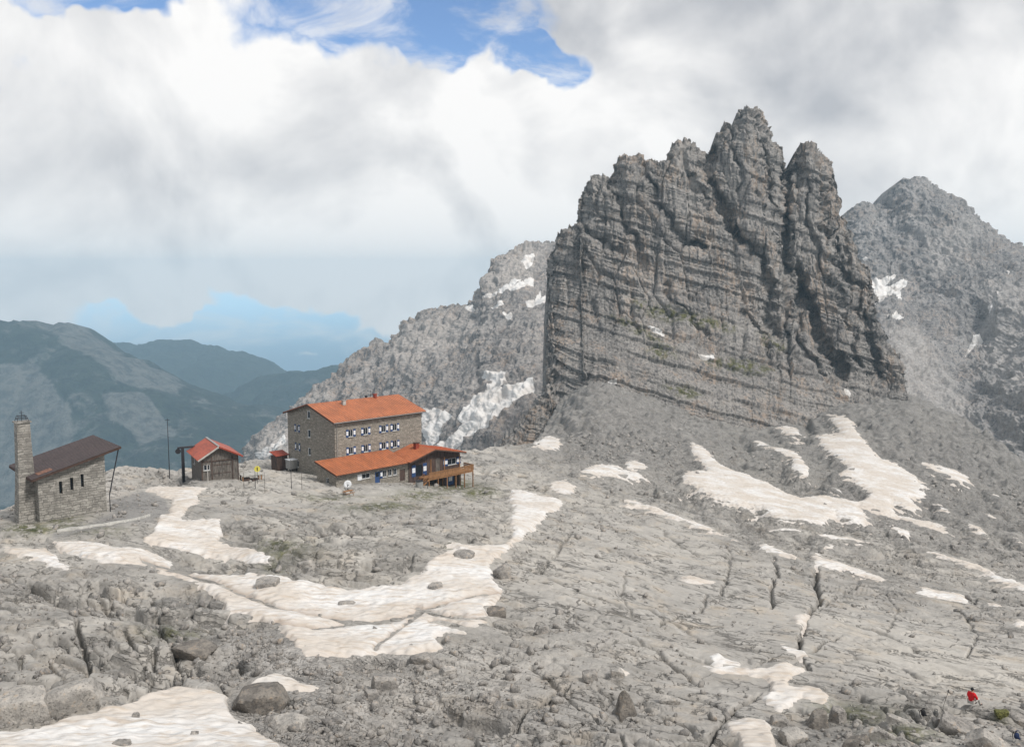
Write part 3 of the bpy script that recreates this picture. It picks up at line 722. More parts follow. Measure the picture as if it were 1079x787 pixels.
for pl, wd, dp in [
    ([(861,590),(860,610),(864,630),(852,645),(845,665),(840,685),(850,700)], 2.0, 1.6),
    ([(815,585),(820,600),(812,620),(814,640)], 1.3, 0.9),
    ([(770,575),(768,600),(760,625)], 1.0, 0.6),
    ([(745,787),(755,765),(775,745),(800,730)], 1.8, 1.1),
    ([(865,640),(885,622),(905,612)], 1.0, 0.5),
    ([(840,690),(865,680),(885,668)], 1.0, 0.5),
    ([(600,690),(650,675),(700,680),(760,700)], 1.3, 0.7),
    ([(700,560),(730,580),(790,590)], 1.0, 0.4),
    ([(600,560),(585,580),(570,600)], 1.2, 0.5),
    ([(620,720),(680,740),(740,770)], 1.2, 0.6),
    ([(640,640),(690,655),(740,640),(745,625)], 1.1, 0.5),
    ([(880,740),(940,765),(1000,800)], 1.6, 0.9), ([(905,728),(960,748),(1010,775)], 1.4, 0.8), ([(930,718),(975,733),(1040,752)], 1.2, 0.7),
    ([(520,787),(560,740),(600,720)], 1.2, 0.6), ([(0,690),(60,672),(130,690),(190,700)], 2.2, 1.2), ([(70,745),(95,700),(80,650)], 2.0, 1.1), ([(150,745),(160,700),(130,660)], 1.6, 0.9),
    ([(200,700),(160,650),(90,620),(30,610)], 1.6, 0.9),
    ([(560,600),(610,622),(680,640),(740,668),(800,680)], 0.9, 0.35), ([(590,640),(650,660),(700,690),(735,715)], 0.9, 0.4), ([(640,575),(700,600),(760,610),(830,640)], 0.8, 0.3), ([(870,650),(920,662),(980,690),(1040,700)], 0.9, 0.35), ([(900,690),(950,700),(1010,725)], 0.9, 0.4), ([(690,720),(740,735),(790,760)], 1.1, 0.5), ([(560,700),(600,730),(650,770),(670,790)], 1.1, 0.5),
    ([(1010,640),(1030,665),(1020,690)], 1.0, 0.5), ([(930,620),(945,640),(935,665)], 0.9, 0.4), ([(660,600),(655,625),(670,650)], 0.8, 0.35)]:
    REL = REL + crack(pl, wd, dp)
REL = blur(REL.astype(np.float64), 1).astype(F32)
REL = REL * (1 - 0.8 * INS)
# bases of the buildings and terraces are calmer
def calm(cx, cy, rad, k=0.85):
    d = np.hypot(Xf - cx, Yf - cy)
    return 1 - k * (1 - sstep(rad * 0.6, rad, d))
for cx_, cy_, rd in [(-63, 118, 13), (-50, 128, 10), (-54, 152, 6), (-30, 178, 22), (-8, 184, 9)]:
    REL = REL * calm(cx_, cy_, rd)
Zr = Zf + REL.astype(F32)
RELS = blur(blur(REL.astype(np.float64), 5), 5).astype(F32)

# snow grooves follow the melt channel
groove = np.zeros(PX.shape, F32)
for pl in ([(150,592),(200,606),(240,618),(290,640),(345,651),(372,657),(420,652),(450,640)], [(395,683),(412,668),(430,655),(450,640),(500,628),(530,625)],
           [(372,657),(330,662),(290,655)], [(440,640),(470,650),(515,650)], [(165,545),(160,556),(150,566)], [(455,655),(490,662),(500,664)]):
    g = crack(pl, 2.6, -1.0, False); groove = np.maximum(groove, g)
grooveA = groove
GR_ATTR = {}
grass_sp = [(480,512,30,7),(440,520,30,5),(60,546,28,6),(90,556,40,5),(300,575,30,10),(290,595,14,8),(350,520,30,3),(500,518,14,5),(480,575,10,4),(510,516,16,4),(30,556,30,5),(400,532,40,4),(905,745,40,10),(950,770,40,10),(1055,750,10,6),(180,660,30,8)]
grass = np.zeros(PX.shape, F32)
for gx_, gy_, rx, ry in grass_sp:
    grass = np.maximum(grass, np.exp(-((PX - gx_) / rx) ** 2 - ((PY - gy_) / ry) ** 2))
grass = np.clip(grass * 1.2, 0, 1) * (Yf < 260)
gravel = sstep(-3, 3, poly_sd(PX + 2 * n2(Xf, Yf, 77), PY, [(116,526),(150,516),(172,524),(180,538),(162,547),(120,552),(90,558),(56,566),(56,559),(100,549),(118,540)])) * (Yf < RIM)
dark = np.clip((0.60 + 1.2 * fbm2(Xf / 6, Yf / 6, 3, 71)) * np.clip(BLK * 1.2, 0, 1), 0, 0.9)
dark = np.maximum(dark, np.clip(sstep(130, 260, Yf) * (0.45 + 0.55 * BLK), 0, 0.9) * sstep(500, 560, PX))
V = np.stack([Xf, Yf, Zr], -1)
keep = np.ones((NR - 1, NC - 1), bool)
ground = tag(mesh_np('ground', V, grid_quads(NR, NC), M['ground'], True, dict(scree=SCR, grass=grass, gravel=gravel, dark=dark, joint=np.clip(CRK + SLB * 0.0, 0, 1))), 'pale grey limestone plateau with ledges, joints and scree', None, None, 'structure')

def gz(x, y):
    """height of the rock at a place"""
    a = x / y; b = math.log(y)
    i = int(np.clip(np.searchsorted(GA, a) - 1, 0, NC - 2)); j = int(np.clip(np.searchsorted(GB, b) - 1, 0, NR - 2))
    fx = (a - GA[i]) / (GA[i + 1] - GA[i]); fy = (b - GB[j]) / (GB[j + 1] - GB[j])
    return float((Zr[j, i] * (1 - fx) + Zr[j, i + 1] * fx) * (1 - fy) + (Zr[j + 1, i] * (1 - fx) + Zr[j + 1, i + 1] * fx) * fy)

def hit(px, py, y0=36, y1=460):
    """first point of the plateau seen at a photo pixel"""
    a, e = ae(px, py); a = float(a); e = float(e)
    y = y0
    while y < y1:
        if gz(a * y, y) >= e * y:
            return Vector((a * y, y, gz(a * y, y)))
        y *= 1.003
    return Vector((a * y1, y1, gz(a * y1, y1)))

# ---- snow bodies: own surface above the smoothed rock, thinning out at the edge
small = []
for (nm, lab, th, poly), it in zip(snow_polys, SN):
    if it is None: continue
    sl, sd = it
    x, y, zb = Xf[sl], Yf[sl], Zf[sl]
    fr_ = sstep(110, 200, y)
    body = sstep(-3.5, 5, sd)
    und = 0.30 * fbm2(x / 5, y / 5, 3, 51) + 0.10 * fbm2(x / 1.2, y / 1.2, 2, 52) + 0.07 * n2(x * 1.1 + y * 0.4, y * 1.9, 53)
    z = zb + RELS[sl] + (-0.26 - 0.08 * fr_) + (0.30 * th + 0.40 + 0.30 * fr_) * body + und * body * (1 - 0.3 * fr_) - 0.40 * groove[sl] * body
    k = sd > -3.4
    keep = k[:-1, :-1] & k[1:, :-1] & k[:-1, 1:] & k[1:, 1:]
    if not keep.any(): continue
    nr, nc = z.shape
    q = grid_quads(nr, nc, keep)
    used = np.unique(q); remap = np.full(nr * nc, -1, np.int32); remap[used] = np.arange(len(used), dtype=np.int32)
    VV = np.stack([x, y, z], -1).reshape(-1, 3)[used]; q = remap[q]
    at_ = dict(edge=(1 - sstep(-1, 4, sd)).reshape(-1)[used], groove=grooveA[sl].reshape(-1)[used])
    o = mesh_np('snow_field' if len(used) > 9000 else 'snow_patch', VV, q, M['snow'], True, at_)
    tag(o, lab, None, None, 'structure')

# valley floor to the horizon, and the slope under and behind the viewpoint
def flat_grid(name, x0, x1, y0, y1, n, fz, mat, attrs=()):
    xs = np.linspace(x0, x1, n); ys = np.linspace(y0, y1, n); X, Y = np.meshgrid(xs, ys)
    Z = fz(X, Y)
    o = mesh_np(name, np.stack([X, Y, Z], -1), grid_quads(n, n), mat, True, {k: np.zeros(n * n) for k in attrs})
    return o
tag(flat_grid('valley_floor', -5600, 5600, -2500, 5600, 120, lambda X, Y: -960 + 60 * fbm2(X / 1500, Y / 1500, 3, 3), M['forest_far'], ('pale',)), 'forested valley floor far below the plateau', None, None, 'structure')
tag(flat_grid('slope', -90, 90, -70, 8, 150, lambda X, Y: -2.6 - 0.36 * (Y - 0) + 0.7 * fbm2(X / 5, Y / 5, 5, 8) - 0.2 - 1.6 * sstep(0, 8, Y) - 0.002 * X ** 2, M['ground'], ('scree', 'grass', 'gravel', 'dark', 'joint')), 'rocky slope under the viewpoint', None, None, 'structure')
# ------------------------------------------------------------------ mountains: shells with a front and a back, relief in world metres
def resample(poly, n):
    P = np.array(poly, float); d = np.hypot(*np.diff(P, axis=0).T); s = np.concatenate([[0], np.cumsum(d)])
    t = np.linspace(0, s[-1], n)
    return np.stack([np.interp(t, s, P[:, 0]), np.interp(t, s, P[:, 1])], 1)

def dist_polyline(px, py, P):
    best = np.full(px.shape, 1e9, F32)
    for (x0, y0), (x1, y1) in zip(P[:-1], P[1:]):
        dx, dy = x1 - x0, y1 - y0
        t = np.clip(((px - x0) * dx + (py - y0) * dy) / (dx * dx + dy * dy + 1e-9), 0, 1)
        best = np.minimum(best, (px - x0 - t * dx) ** 2 + (py - y0 - t * dy) ** 2)
    return np.sqrt(best)

def peak(name, label, sil, base, dctrl, mat, ns, nv, round_px, round_m, thick, disp, snow=(), grass=(), pale=(), mat_attr=(), ridgefeat=None, power=1.25, jag=0.5, jag_step=1.0):
    S = resample(sil, ns); q_ = np.arange(ns) * jag_step; S[:, 1] += jag * (2.4 * (np.abs(n2(q_ / 7.0, q_ * 0 + 0.5, 91)) - 0.25) * 1.6 + 1.5 * (np.abs(n2(q_ / 2.6, q_ * 0 + 0.5, 92)) - 0.25) * 1.6) * sstep(0, 30, np.arange(ns)); S[:, 0] += jag * (1.9 * n2(q_ / 6.0, q_ * 0 + 0.5, 93) + 1.3 * n2(q_ / 17.0, q_ * 0 + 0.5, 95) + 1.0 * n2(q_ / 2.4, q_ * 0 + 0.5, 94)) * sstep(0, 30, np.arange(ns)); x_lo, x_hi = base[0][0], base[-1][0]
    B = np.array(base, float)
    sx = np.maximum.accumulate(S[:, 0]); sx = sx + np.linspace(0, 1e-3, ns)
    bx = x_lo + (sx - sx[0]) / (sx[-1] - sx[0]) * (x_hi - x_lo) * 0.85 + np.linspace(0, 1, ns) * (x_hi - x_lo) * 0.15
    by = np.interp(bx, B[:, 0], B[:, 1])
    v = np.linspace(0, 1, nv)[:, None] ** power
    PXs = S[None, :, 0] * (1 - v) + bx[None] * v
    PYs = S[None, :, 1] * (1 - v) + by[None] * v
    D = RBF([(p[0], p[1]) for p in dctrl], [p[2] for p in dctrl], (0.01, 0.01), 1e-3)
    # coarse evaluation of the depth, then smooth
    gx = np.linspace(PXs.min() - 5, PXs.max() + 5, 120); gy = np.linspace(PYs.min() - 5, PYs.max() + 5, 120)
    GX, GY = np.meshgrid(gx, gy)
    dg = D(np.stack([GX.ravel(), GY.ravel()], 1))[:, 0].reshape(GX.shape); dg = blur(dg, 3)
    i = np.clip((PXs - gx[0]) / (gx[1] - gx[0]), 0, 118.99); j = np.clip((PYs - gy[0]) / (gy[1] - gy[0]), 0, 118.99)
    ii, jj = i.astype(int), j.astype(int); fx, fy = i - ii, j - jj
    Yd = (dg[jj, ii] * (1 - fx) + dg[jj, ii + 1] * fx) * (1 - fy) + (dg[jj + 1, ii] * (1 - fx) + dg[jj + 1, ii + 1] * fx) * fy
    ds = dist_polyline(PXs.astype(F32), PYs.astype(F32), S[::max(1, ns // 160)])
    ds = np.minimum(ds, np.hypot(PXs - S[None, :, 0], PYs - S[None, :, 1]))
    Yd = Yd + round_m * np.exp(-ds / round_px)
    if ridgefeat is not None: Yd = Yd + ridgefeat(PXs, PYs, ds)
    a, e = ae(PXs, PYs)
    P = np.stack([a * Yd, Yd, e * Yd], -1)
    def normals(P):
        du = np.gradient(P, axis=1); dv = np.gradient(P, axis=0)
        n = np.cross(dv, du); n /= (np.linalg.norm(n, axis=-1, keepdims=True) + 1e-9)
        return n
    N = normals(P)
    for ax in (0, 1, 2): N[..., ax] = blur(N[..., ax], 8)
    N /= (np.linalg.norm(N, axis=-1, keepdims=True) + 1e-9)
    sgn = np.sign((N * -P).sum(-1).mean()); N *= sgn
    dsp = disp(P[..., 0].astype(F32), P[..., 1].astype(F32), P[..., 2].astype(F32), PXs, PYs)
    P = P + N * dsp[..., None]
    # back of the mountain: silhouette sinks away to the rear
    nb = 14
    rows = []
    rim = P[0]
    low = P[-1]
    for k in range(1, nb + 1):
        t = k / nb
        q = rim.copy()
        q[:, 1] = rim[:, 1] + thick * (t ** 0.7)
        q[:, 2] = rim[:, 2] * (1 - t ** 1.3) + (low[:, 2] - 0.15 * thick) * t ** 1.3
        q[:, 0] = rim[:, 0] + 0.02 * thick * fbm2(rim[:, 0] / thick * 6, np.full(ns, t * 3), 3, 5)
        rows.append(q)
    full = np.concatenate([np.stack(rows[::-1], 0), P], 0)
    z0 = np.zeros((nb, ns))
    def mask(lst, soft):
        m = np.zeros(PXs.shape, F32)
        wx = PXs.astype(F32) + 1.6 * fbm3(P[..., 0] / 6, P[..., 1] / 6, P[..., 2] / 6, 3, 9); wy = PYs.astype(F32) + 1.6 * fbm3(P[..., 0] / 6, P[..., 1] / 6, P[..., 2] / 6, 3, 15)
        for poly in lst:
            q = np.array(poly); bb = (PXs > q[:, 0].min() - 8) & (PXs < q[:, 0].max() + 8) & (PYs > q[:, 1].min() - 8) & (PYs < q[:, 1].max() + 8)
            if bb.any(): m[bb] = np.maximum(m[bb], sstep(-soft, soft, poly_sd(wx[bb], wy[bb], poly)))
        return m
    at_ = dict(snow=np.concatenate([z0, mask(snow, 1.2)], 0), grass=np.concatenate([z0, mask(grass, 5)], 0), pale=np.concatenate([z0, mask(pale, 8)], 0))
    o = mesh_np(name, full, grid_quads(nb + nv, ns), mat, True, at_)
    return tag(o, label, None, None, 'structure')

# ---- the tower
sil_t = [(520,474),(538,458),(552,443),(562,428),(568,418),(574,410),(577,402),(579.5,359),(578,307),(579,285),(579.5,268),(583,258),(586,249),(593,241),(601,236),(606,234),(609,231),(611,208),(613,197),(616,188.6),(621,184),(626,183),(631,182),(636,180),(640,184),(645,184),(647,172),(648.6,165),(655,161),(661.5,160.5),(668,163),(673,162),(677,168),(681,171),(686,168),(691,172),(696,172.6),(699,166),(702.6,160.5),(706,154),(711,151),(716,149),(722,147.5),(727,151),(732,150),(735,157),(741,158),(747,160.5),(750,149.7),(754,142),(761,136.7),(764,130),(767,128),(771,129),(774,126.8),(776,118),(778,113.8),(783,113),(789,111.7),(794,113),(799,113),(803,115),(806,128),(809,131),(813,132.4),(816,145),(820,150),(824,156),(826,170),(826.5,180),(829,186),(832,184),(835.7,180),(836,170),(837,162),(841,154),(845,149.7),(849,151),(853,148.4),(857,154),(860,159.6),(867,162),(874,167),(878,178),(880,190),(882,201),(885,213),(887,224),(890,233),(895,240),(899,247),(903,260),(906,272),(914,279),(917,293),(919,307),(922,320),(925,333),(932,344),(938,355),(944,370),(949,385),(953,405),(956,424),(962,470)]
base_t = [(520,482),(571,478),(600,482),(700,500),(800,505),(900,495),(962,478)]
dc_t = []
for x, off in [(575,6),(640,0),(720,-4),(800,0),(870,10),(950,10)]:
    for y, d in [(480,425),(450,432),(425,440),(400,450),(370,463),(345,476),(325,487),(300,492),(260,499),(200,508),(150,515),(110,520)]:
        dc_t.append((x, y + (x - 640) * 0.10, d + off))
dc_t += [(530,470,420),(550,450,424),(565,425,432),(890,330,505),(905,400,492),(940,400,500),(955,430,478)]
# gullies run down from the notches between the pinnacles (photo pixels)
gul = [([(829,185),(826,230),(835,280),(850,320),(868,360),(885,395)], 6, 16), ([(748,160),(752,200),(772,240),(800,270),(812,310),(815,350)], 5, 11), ([(681,172),(690,210),(705,240),(740,260)], 4, 7), ([(645,184),(650,215),(665,250),(680,280)], 4, 6), ([(609,232),(625,245),(650,262)], 4, 5),
       ([(875,190),(868,230),(880,270),(905,310),(915,350),(925,395)], 5, 10), ([(800,150),(805,190),(812,220),(818,250)], 3, 6), ([(845,300),(840,340),(850,375),(870,395)], 3.5, 8), ([(720,160),(735,200),(760,225)], 3, 5), ([(770,135),(775,170),(785,200)], 2.5, 4), ([(700,300),(720,330),(742,352)], 3, 4), ([(790,330),(805,350),(812,380)],3,5),
       ([(893,245),(890,300),(899,340),(902,385)], 3, 6), ([(855,190),(850,230),(858,262),(875,300),(893,330)],2.5,5), ([(660,300),(668,330),(672,352)],2.5,3), ([(630,195),(633,240),(640,275)],2,3)]
def feat_t(px, py, ds):
    out = np.zeros(px.shape, F32)
    qx = px.astype(F32) + 9 * n2(px / 26, py / 26, 3) + 4 * n2(px / 9, py / 9, 4); qy = py.astype(F32)
    for pl, w, d in gul:
        P_ = np.array(pl); bb = (px > P_[:, 0].min() - 30) & (px < P_[:, 0].max() + 30) & (py > P_[:, 1].min() - 30) & (py < P_[:, 1].max() + 30)
        g = dist_polyline(qx[bb], qy[bb], P_)
        out[bb] += d * np.exp(-(g / w) ** 1.5)
    # buttress ribs
    out += -6 * np.exp(-((px - (855 + (py - 150) * 0.18)) / 14) ** 2) * sstep(420, 330, py) - 7 * np.exp(-((px - (790 + (py - 113) * 0.10)) / 22) ** 2) * sstep(360, 250, py)
    # two cliff bands with a ledge zone between, tilted to the right
    w = py - 0.30 * (px - 590)
    out += 5 * sstep(300, 312, w) * 0 
    out += -7 * sstep(352, 362, w + 6 * n2(px / 40, py / 40, 8)) * sstep(880, 840, px) + 5 * sstep(395, 415, w) * sstep(880, 840, px)
    return out
def disp_t(x, y, z, px, py):
    steep = sstep(345, 300, py - 0.30 * (px - 590))
    wx = x + 1.6 * n3(x / 16, y / 16, z / 30, 4); yy = y * 0.8 + z * 0.06
    eA, rA, rAb, oxA, _ = worley(wx / 14, yy / 14, 31); eB, rB, rBb, oxB, _ = worley(wx / 5.0, yy / 7, 32); eC, rC, rCb, _, _ = worley(wx / 1.9, yy / 3.5, 33)
    wz = z + 0.28 * x + 0.7 * n3(x / 30, y / 30, z / 30, 5) + 1.6 * (rA - 0.5) * np.minimum(eA * 8, 1) + 0.8 * (rB - 0.5) * np.minimum(eB * 8, 1)
    wz = wz + 3.2 * n2(wz / 7.5, wz * 0 + 0.5, 61) + 0.8 * n2(wz / 1.9, wz * 0 + 0.5, 62)      # beds of very uneven thickness
    out = 3.0 * fbm3(x / 26, y / 26, z / 40, 3, 2)
    k = 0.2 + 0.8 * steep
    out += k * (3.0 * (rA - 0.5) * np.minimum(eA * 8, 1) + 1.6 * (rB - 0.5) * np.minimum(eB * 6, 1) + 0.9 * (rC - 0.5) * np.minimum(eC * 4, 1) + 4 * oxA * (rAb - 0.5) + 1.6 * oxB * (rBb - 0.5))
    gA = sstep(-0.3, 0.2, n3(x / 20, y / 20, z / 30, 63))
    out -= k * (1.9 * np.exp(-(eA / 0.055) ** 2) + 0.6 * gA * np.exp(-(eB / 0.06) ** 2) + 0.5 * np.exp(-(eC / 0.08) ** 2) * gA)
    g = sstep(-0.4, 0.2, n3(x / 26, y / 26, wz / 12, 11)) * (1 - 0.5 * sstep(740, 820, px) * sstep(330, 280, py))
    g0 = sstep(-0.45, 0.1, n3(x / 30, y / 30, wz / 20, 64))
    out += 0.32 * terr(wz, 8.0, 0.14) * g0 + 0.40 * terr(wz, 2.7, 0.16) * g + 0.42 * terr(wz, 0.95, 0.25) * (0.3 + 0.7 * g)
    out += 0.7 * (0.4 - np.abs(fbm3(x / 7, y / 7, z / 14, 4, 12, 0.6)) * 2.5) + 0.75 * (0.4 - np.abs(fbm3(x / 2.2, y / 2.2, z / 5.0, 3, 18, 0.6)) * 2.5)
    out += (1 - steep) * 0.9 * fbm3(x / 7, y / 7, z / 3.5, 4, 23, 0.6)
    return out
peak('mountain_tower', 'jagged dark limestone tower with pinnacles, ledges and a scree foot', sil_t, base_t, dc_t, M['tower'], 1150, 640, 9, 16, 90, disp_t,
     snow=[[(682,343),(692,345),(701,351),(700,354),(690,350)],[(735,373),(752,373),(753,378),(742,377)],[(890,408),(897,407),(898,416),(891,414)],[(640,399),(650,399),(650,403),(641,403)]],
     grass=[[(665,315),(700,322),(740,332),(775,343),(775,350),(740,345),(700,335),(668,325)],[(740,375),(790,378),(815,390),(800,394),(770,388),(745,382)],[(680,365),(705,362),(720,375),(700,378),(684,374)],[(800,350),(830,362),(828,370),(805,362)],[(700,405),(725,404),(740,415),(720,418)],[(640,330),(680,345),(700,362),(670,352)]],
     ridgefeat=feat_t, jag=1.2)

# ---- ridge behind on the left
sil_l = [(235,520),(250,495),(257,476),(270,459),(283,450),(294,439),(306,430),(318,418),(326,412),(332,408),(343,401),(353,394),(362,386),(368,378),(376,373),(382,370),(388,366),(396,358),(400,361),(404,363),(411,355),(420,346),(427,338),(437,337.7),(444,331),(452,327),(462,325),(473,323),(482,321),(490,320.6),(499,312),(507,305),(509,298),(511,292),(517,281),(524,272),(534,266),(545,262),(557,259),(569,257.8),(582,258),(600,252),(640,248),(680,330),(700,470)]
base_l = [(235,545),(400,530),(500,520),(600,520),(700,520)]
dc_l = [(250,500,1000),(260,470,960),(300,480,900),(350,480,850),(350,400,980),(400,400,940),(450,480,700),(450,430,800),(450,380,900),(450,330,1020),(500,480,640),(500,440,690),(520,400,760),(530,350,850),(530,300,960),(560,480,600),(560,440,640),(575,400,700),(570,330,860),(560,262,1080),(640,480,600),(640,400,700),(640,250,1080),(400,362,1010),(480,360,930),(430,500,720),(300,520,860)]
def mk_disp(s, dip, seed=0, col=1.0):
    def f(x, y, z, px, py):
        wx = x + 6 * s * n3(x / (40 * s), y / (40 * s), z / (60 * s), 4 + seed); wz = z + dip * x + 6 * s * n3(x / (60 * s), y / (60 * s), z / (60 * s), 5 + seed)
        wz = wz + 9 * s * n2(wz / (22 * s), wz * 0 + 0.5, 61)
        out = 16 * s * fbm3(x / (90 * s), y / (90 * s), z / (130 * s), 3, 2 + seed)
        def crease(k, kz, o, sd): return 0.45 - np.abs(fbm3(wx / (k * s), y / (k * 1.4 * s), z / (kz * s), o, sd + seed, 0.55)) * 2.6
        out += col * (11 * s * crease(46, 90, 3, 6) + 4.5 * s * crease(17, 34, 4, 16) + 1.8 * s * crease(6, 9, 3, 26))
        g = sstep(-0.3, 0.3, n3(x / (80 * s), y / (80 * s), z / (40 * s), 36 + seed))
        out += 0.28 * g * terr(wz, 22 * s, 0.15) + 0.28 * g * terr(wz, 7.0 * s, 0.2)
        return out
    return f
peak('mountain_ridge', 'grey ridge behind the hut with snow gullies, its top in the clouds', sil_l, base_l, dc_l, M['far_left'], 700, 480, 7, 30, 300, mk_disp(0.62, -0.30, 40, 1.0),
     snow=[[(548,276),(560,266),(564,270),(560,280),(556,282)],[(508,314),(525,303),(545,296),(551,298),(535,306),(520,311)],[(532,306),(556,299),(563,293),(562,302),(545,308)],[(553,315),(575,313),(577,320),(556,325)],[(516,324),(529,317),(531,320),(522,326)],[(531,331),(540,332),(540,338),(535,338)],[(489,322),(497,320),(498,326),(491,326)],
           [(448,432),(470,434),(476,438),(466,446),(460,456),(452,468),(446,466)],
           [(507,398),(525,392),(535,390),(536,400),(530,412),(545,408),(556,402),(563,400),(563,410),(552,420),(540,428),(528,436),(516,446),(505,452),(490,462),(478,472),(462,470),(455,466),(470,460),(488,446),(478,440),(492,428),(500,418),(515,412),(520,404)],
           [(268,478),(290,468),(302,458),(304,468),(292,478),(272,484)], [(560,312),(570,306),(572,309)]],
     pale=[[(262,500),(262,470),(300,440),(345,408),(350,420),(320,450),(300,500)],[(405,370),(430,345),(480,330),(500,345),(470,370),(430,385)],[(500,300),(550,262),(578,262),(560,290),(520,310)]])

# ---- peak behind on the right
sil_r = [(850,300),(872,262),(884,240),(891.5,231),(898,220),(906,216),(914.5,215),(920,219),(926,218),(934.7,217),(936,210),(938,205),(944,198),(950,193),(957,190),(965,187.6),(973,189),(981.7,193),(990,198),(998.4,203.6),(1008,209),(1017,216),(1027,224),(1036,233),(1046,240),(1057,247.6),(1068,254),(1078,260),(1110,285),(1150,300),(1200,330),(1260,330),(1340,380),(1400,420)]
base_r = [(850,560),(1000,570),(1200,580),(1400,580)]
dc_r = [(860,300,1500),(895,240,1480),(930,230,1480),(965,190,1500),(1010,225,1420),(1078,265,1350),(925,290,1350),(940,320,1200),(930,350,1060),(960,300,1330),(970,250,1400),(985,330,1180),(990,400,1040),(1010,300,1230),(1020,420,1000),(1030,370,1130),(1040,340,1170),(1055,320,1130),(1060,380,1040),(1079,330,1110),(1079,420,900),(1079,500,820),(1050,500,850),(1000,500,870),(940,420,950),(940,500,880),(900,500,900),(900,350,1100),(1150,400,900),(1200,350,1000),(1300,420,950),(1200,550,800),(1400,430,950),(1000,560,820)]
dc_r = [(x_, y_, d_ * 0.70) for x_, y_, d_ in dc_r]
peak('mountain_peak', 'broad grey peak behind the tower with a snow couloir', sil_r, base_r, dc_r, M['far_right'], 700, 560, 7, 28, 350, mk_disp(0.52, -0.32, 80, 1.0),
     snow=[[(918,296),(935,292),(946,289),(940,296),(930,299),(956,298),(955,303),(948,307),(950,317),(946,317),(943,308),(930,316),(919,324),(920,310)],[(934,336),(940,330),(945,326),(950,333),(955,336)],[(1016,377),(1022,365),(1025,355),(1032,353),(1035,357),(1028,366),(1020,374)],[(1039,322),(1046,318),(1046,328),(1040,330)],[(1060,288),(1064,283),(1063,292)],[(1050,311),(1053,306),(1052,313)],[(910,276),(916,275),(915,279)]],
     pale=[[(1035,300),(1079,300),(1079,420),(1050,430),(1035,380)],[(935,345),(965,345),(1000,395),(1035,450),(1060,500),(1000,520),(940,450),(930,400)],[(1050,440),(1079,430),(1079,480),(1055,470)],[(975,250),(1020,230),(1030,245),(1000,290),(975,290)]])

# ---- far wooded mountainsides
def mk_far(s, seed):
    def f(x, y, z, px, py):
        r = 1 - np.abs(fbm3(x / (260 * s), y / (400 * s), z / (500 * s), 3, 6 + seed)) * 2.5
        return -26 * s * np.clip(r, 0, 1) ** 1.5 + 9 * s * fbm3(x / (80 * s), y / (80 * s), z / (80 * s), 5, 12 + seed, 0.6)
    return f
sil_f1 = [(-500,420),(-400,380),(-260,335),(-120,331),(-40,332),(0,333),(30,334),(50,337),(62,333),(75,337),(88,344),(100,352),(115,361),(130,371),(147,382),(165,392),(190,404),(215,413),(240,420),(265,426),(290,433),(320,442),(380,470),(450,520)]
dc_f1 = [(-500,560,2700),(-500,400,3200),(-260,340,3500),(0,335,3400),(100,352,3400),(0,420,3050),(0,520,2700),(100,420,3000),(100,510,2650),(200,410,3300),(200,470,2850),(290,435,3300),(250,510,2600),(350,450,3200),(450,520,3100),(0,640,2300),(300,600,2400)]
dc_f1 = [(x_, y_, d_ * 0.86) for x_, y_, d_ in dc_f1]
peak('mountainside', 'wooded mountainside with pale rock, its crest under the cloud base', sil_f1, [(-500,660),(0,640),(450,600)], dc_f1, M['forest'], 520, 300, 9, 120, 900, mk_far(1.0, 3),
     pale=[[(48,333),(66,330),(80,338),(130,371),(190,404),(175,408),(120,385),(80,362)],[(-300,400),(30,380),(70,430),(60,520),(-300,560)],[(110,410),(150,415),(180,450),(150,460)]])
sil_f2 = [(60,400),(90,372),(115,358),(128,354),(160,353),(200,353),(215,356),(240,361),(262,367),(280,374),(298,384),(320,398),(380,420),(500,440)]
peak('distant_ridge', 'blue wooded ridge in the haze between the mountainside and the hut', sil_f2, [(60,480),(500,480)], [(60,440,4400),(200,354,5000),(200,400,4400),(300,385,4900),(400,430,4900),(300,470,4000),(100,470,4000)], M['forest_far'], 300, 120, 9, 200, 500, mk_far(2.4, 9))
sil_f3 = [(150,470),(200,430),(225,412),(250,402),(275,397),(300,392),(330,387),(355,381),(370,378),(400,372),(440,362),(500,350),(600,348),(800,352),(1000,365),(1250,372),(1500,420)]
peak('forest_ridge', 'darker blue forest ridge running down behind the hut roof', sil_f3, [(150,520),(600,500),(1500,500)], [(150,470,3400),(300,392,3800),(300,470,3100),(400,372,3900),(600,350,4000),(600,450,3400),(1400,420,3900),(1400,500,3300)], M['forest_far'], 500, 120, 9, 160, 1200, mk_far(1.6, 17))
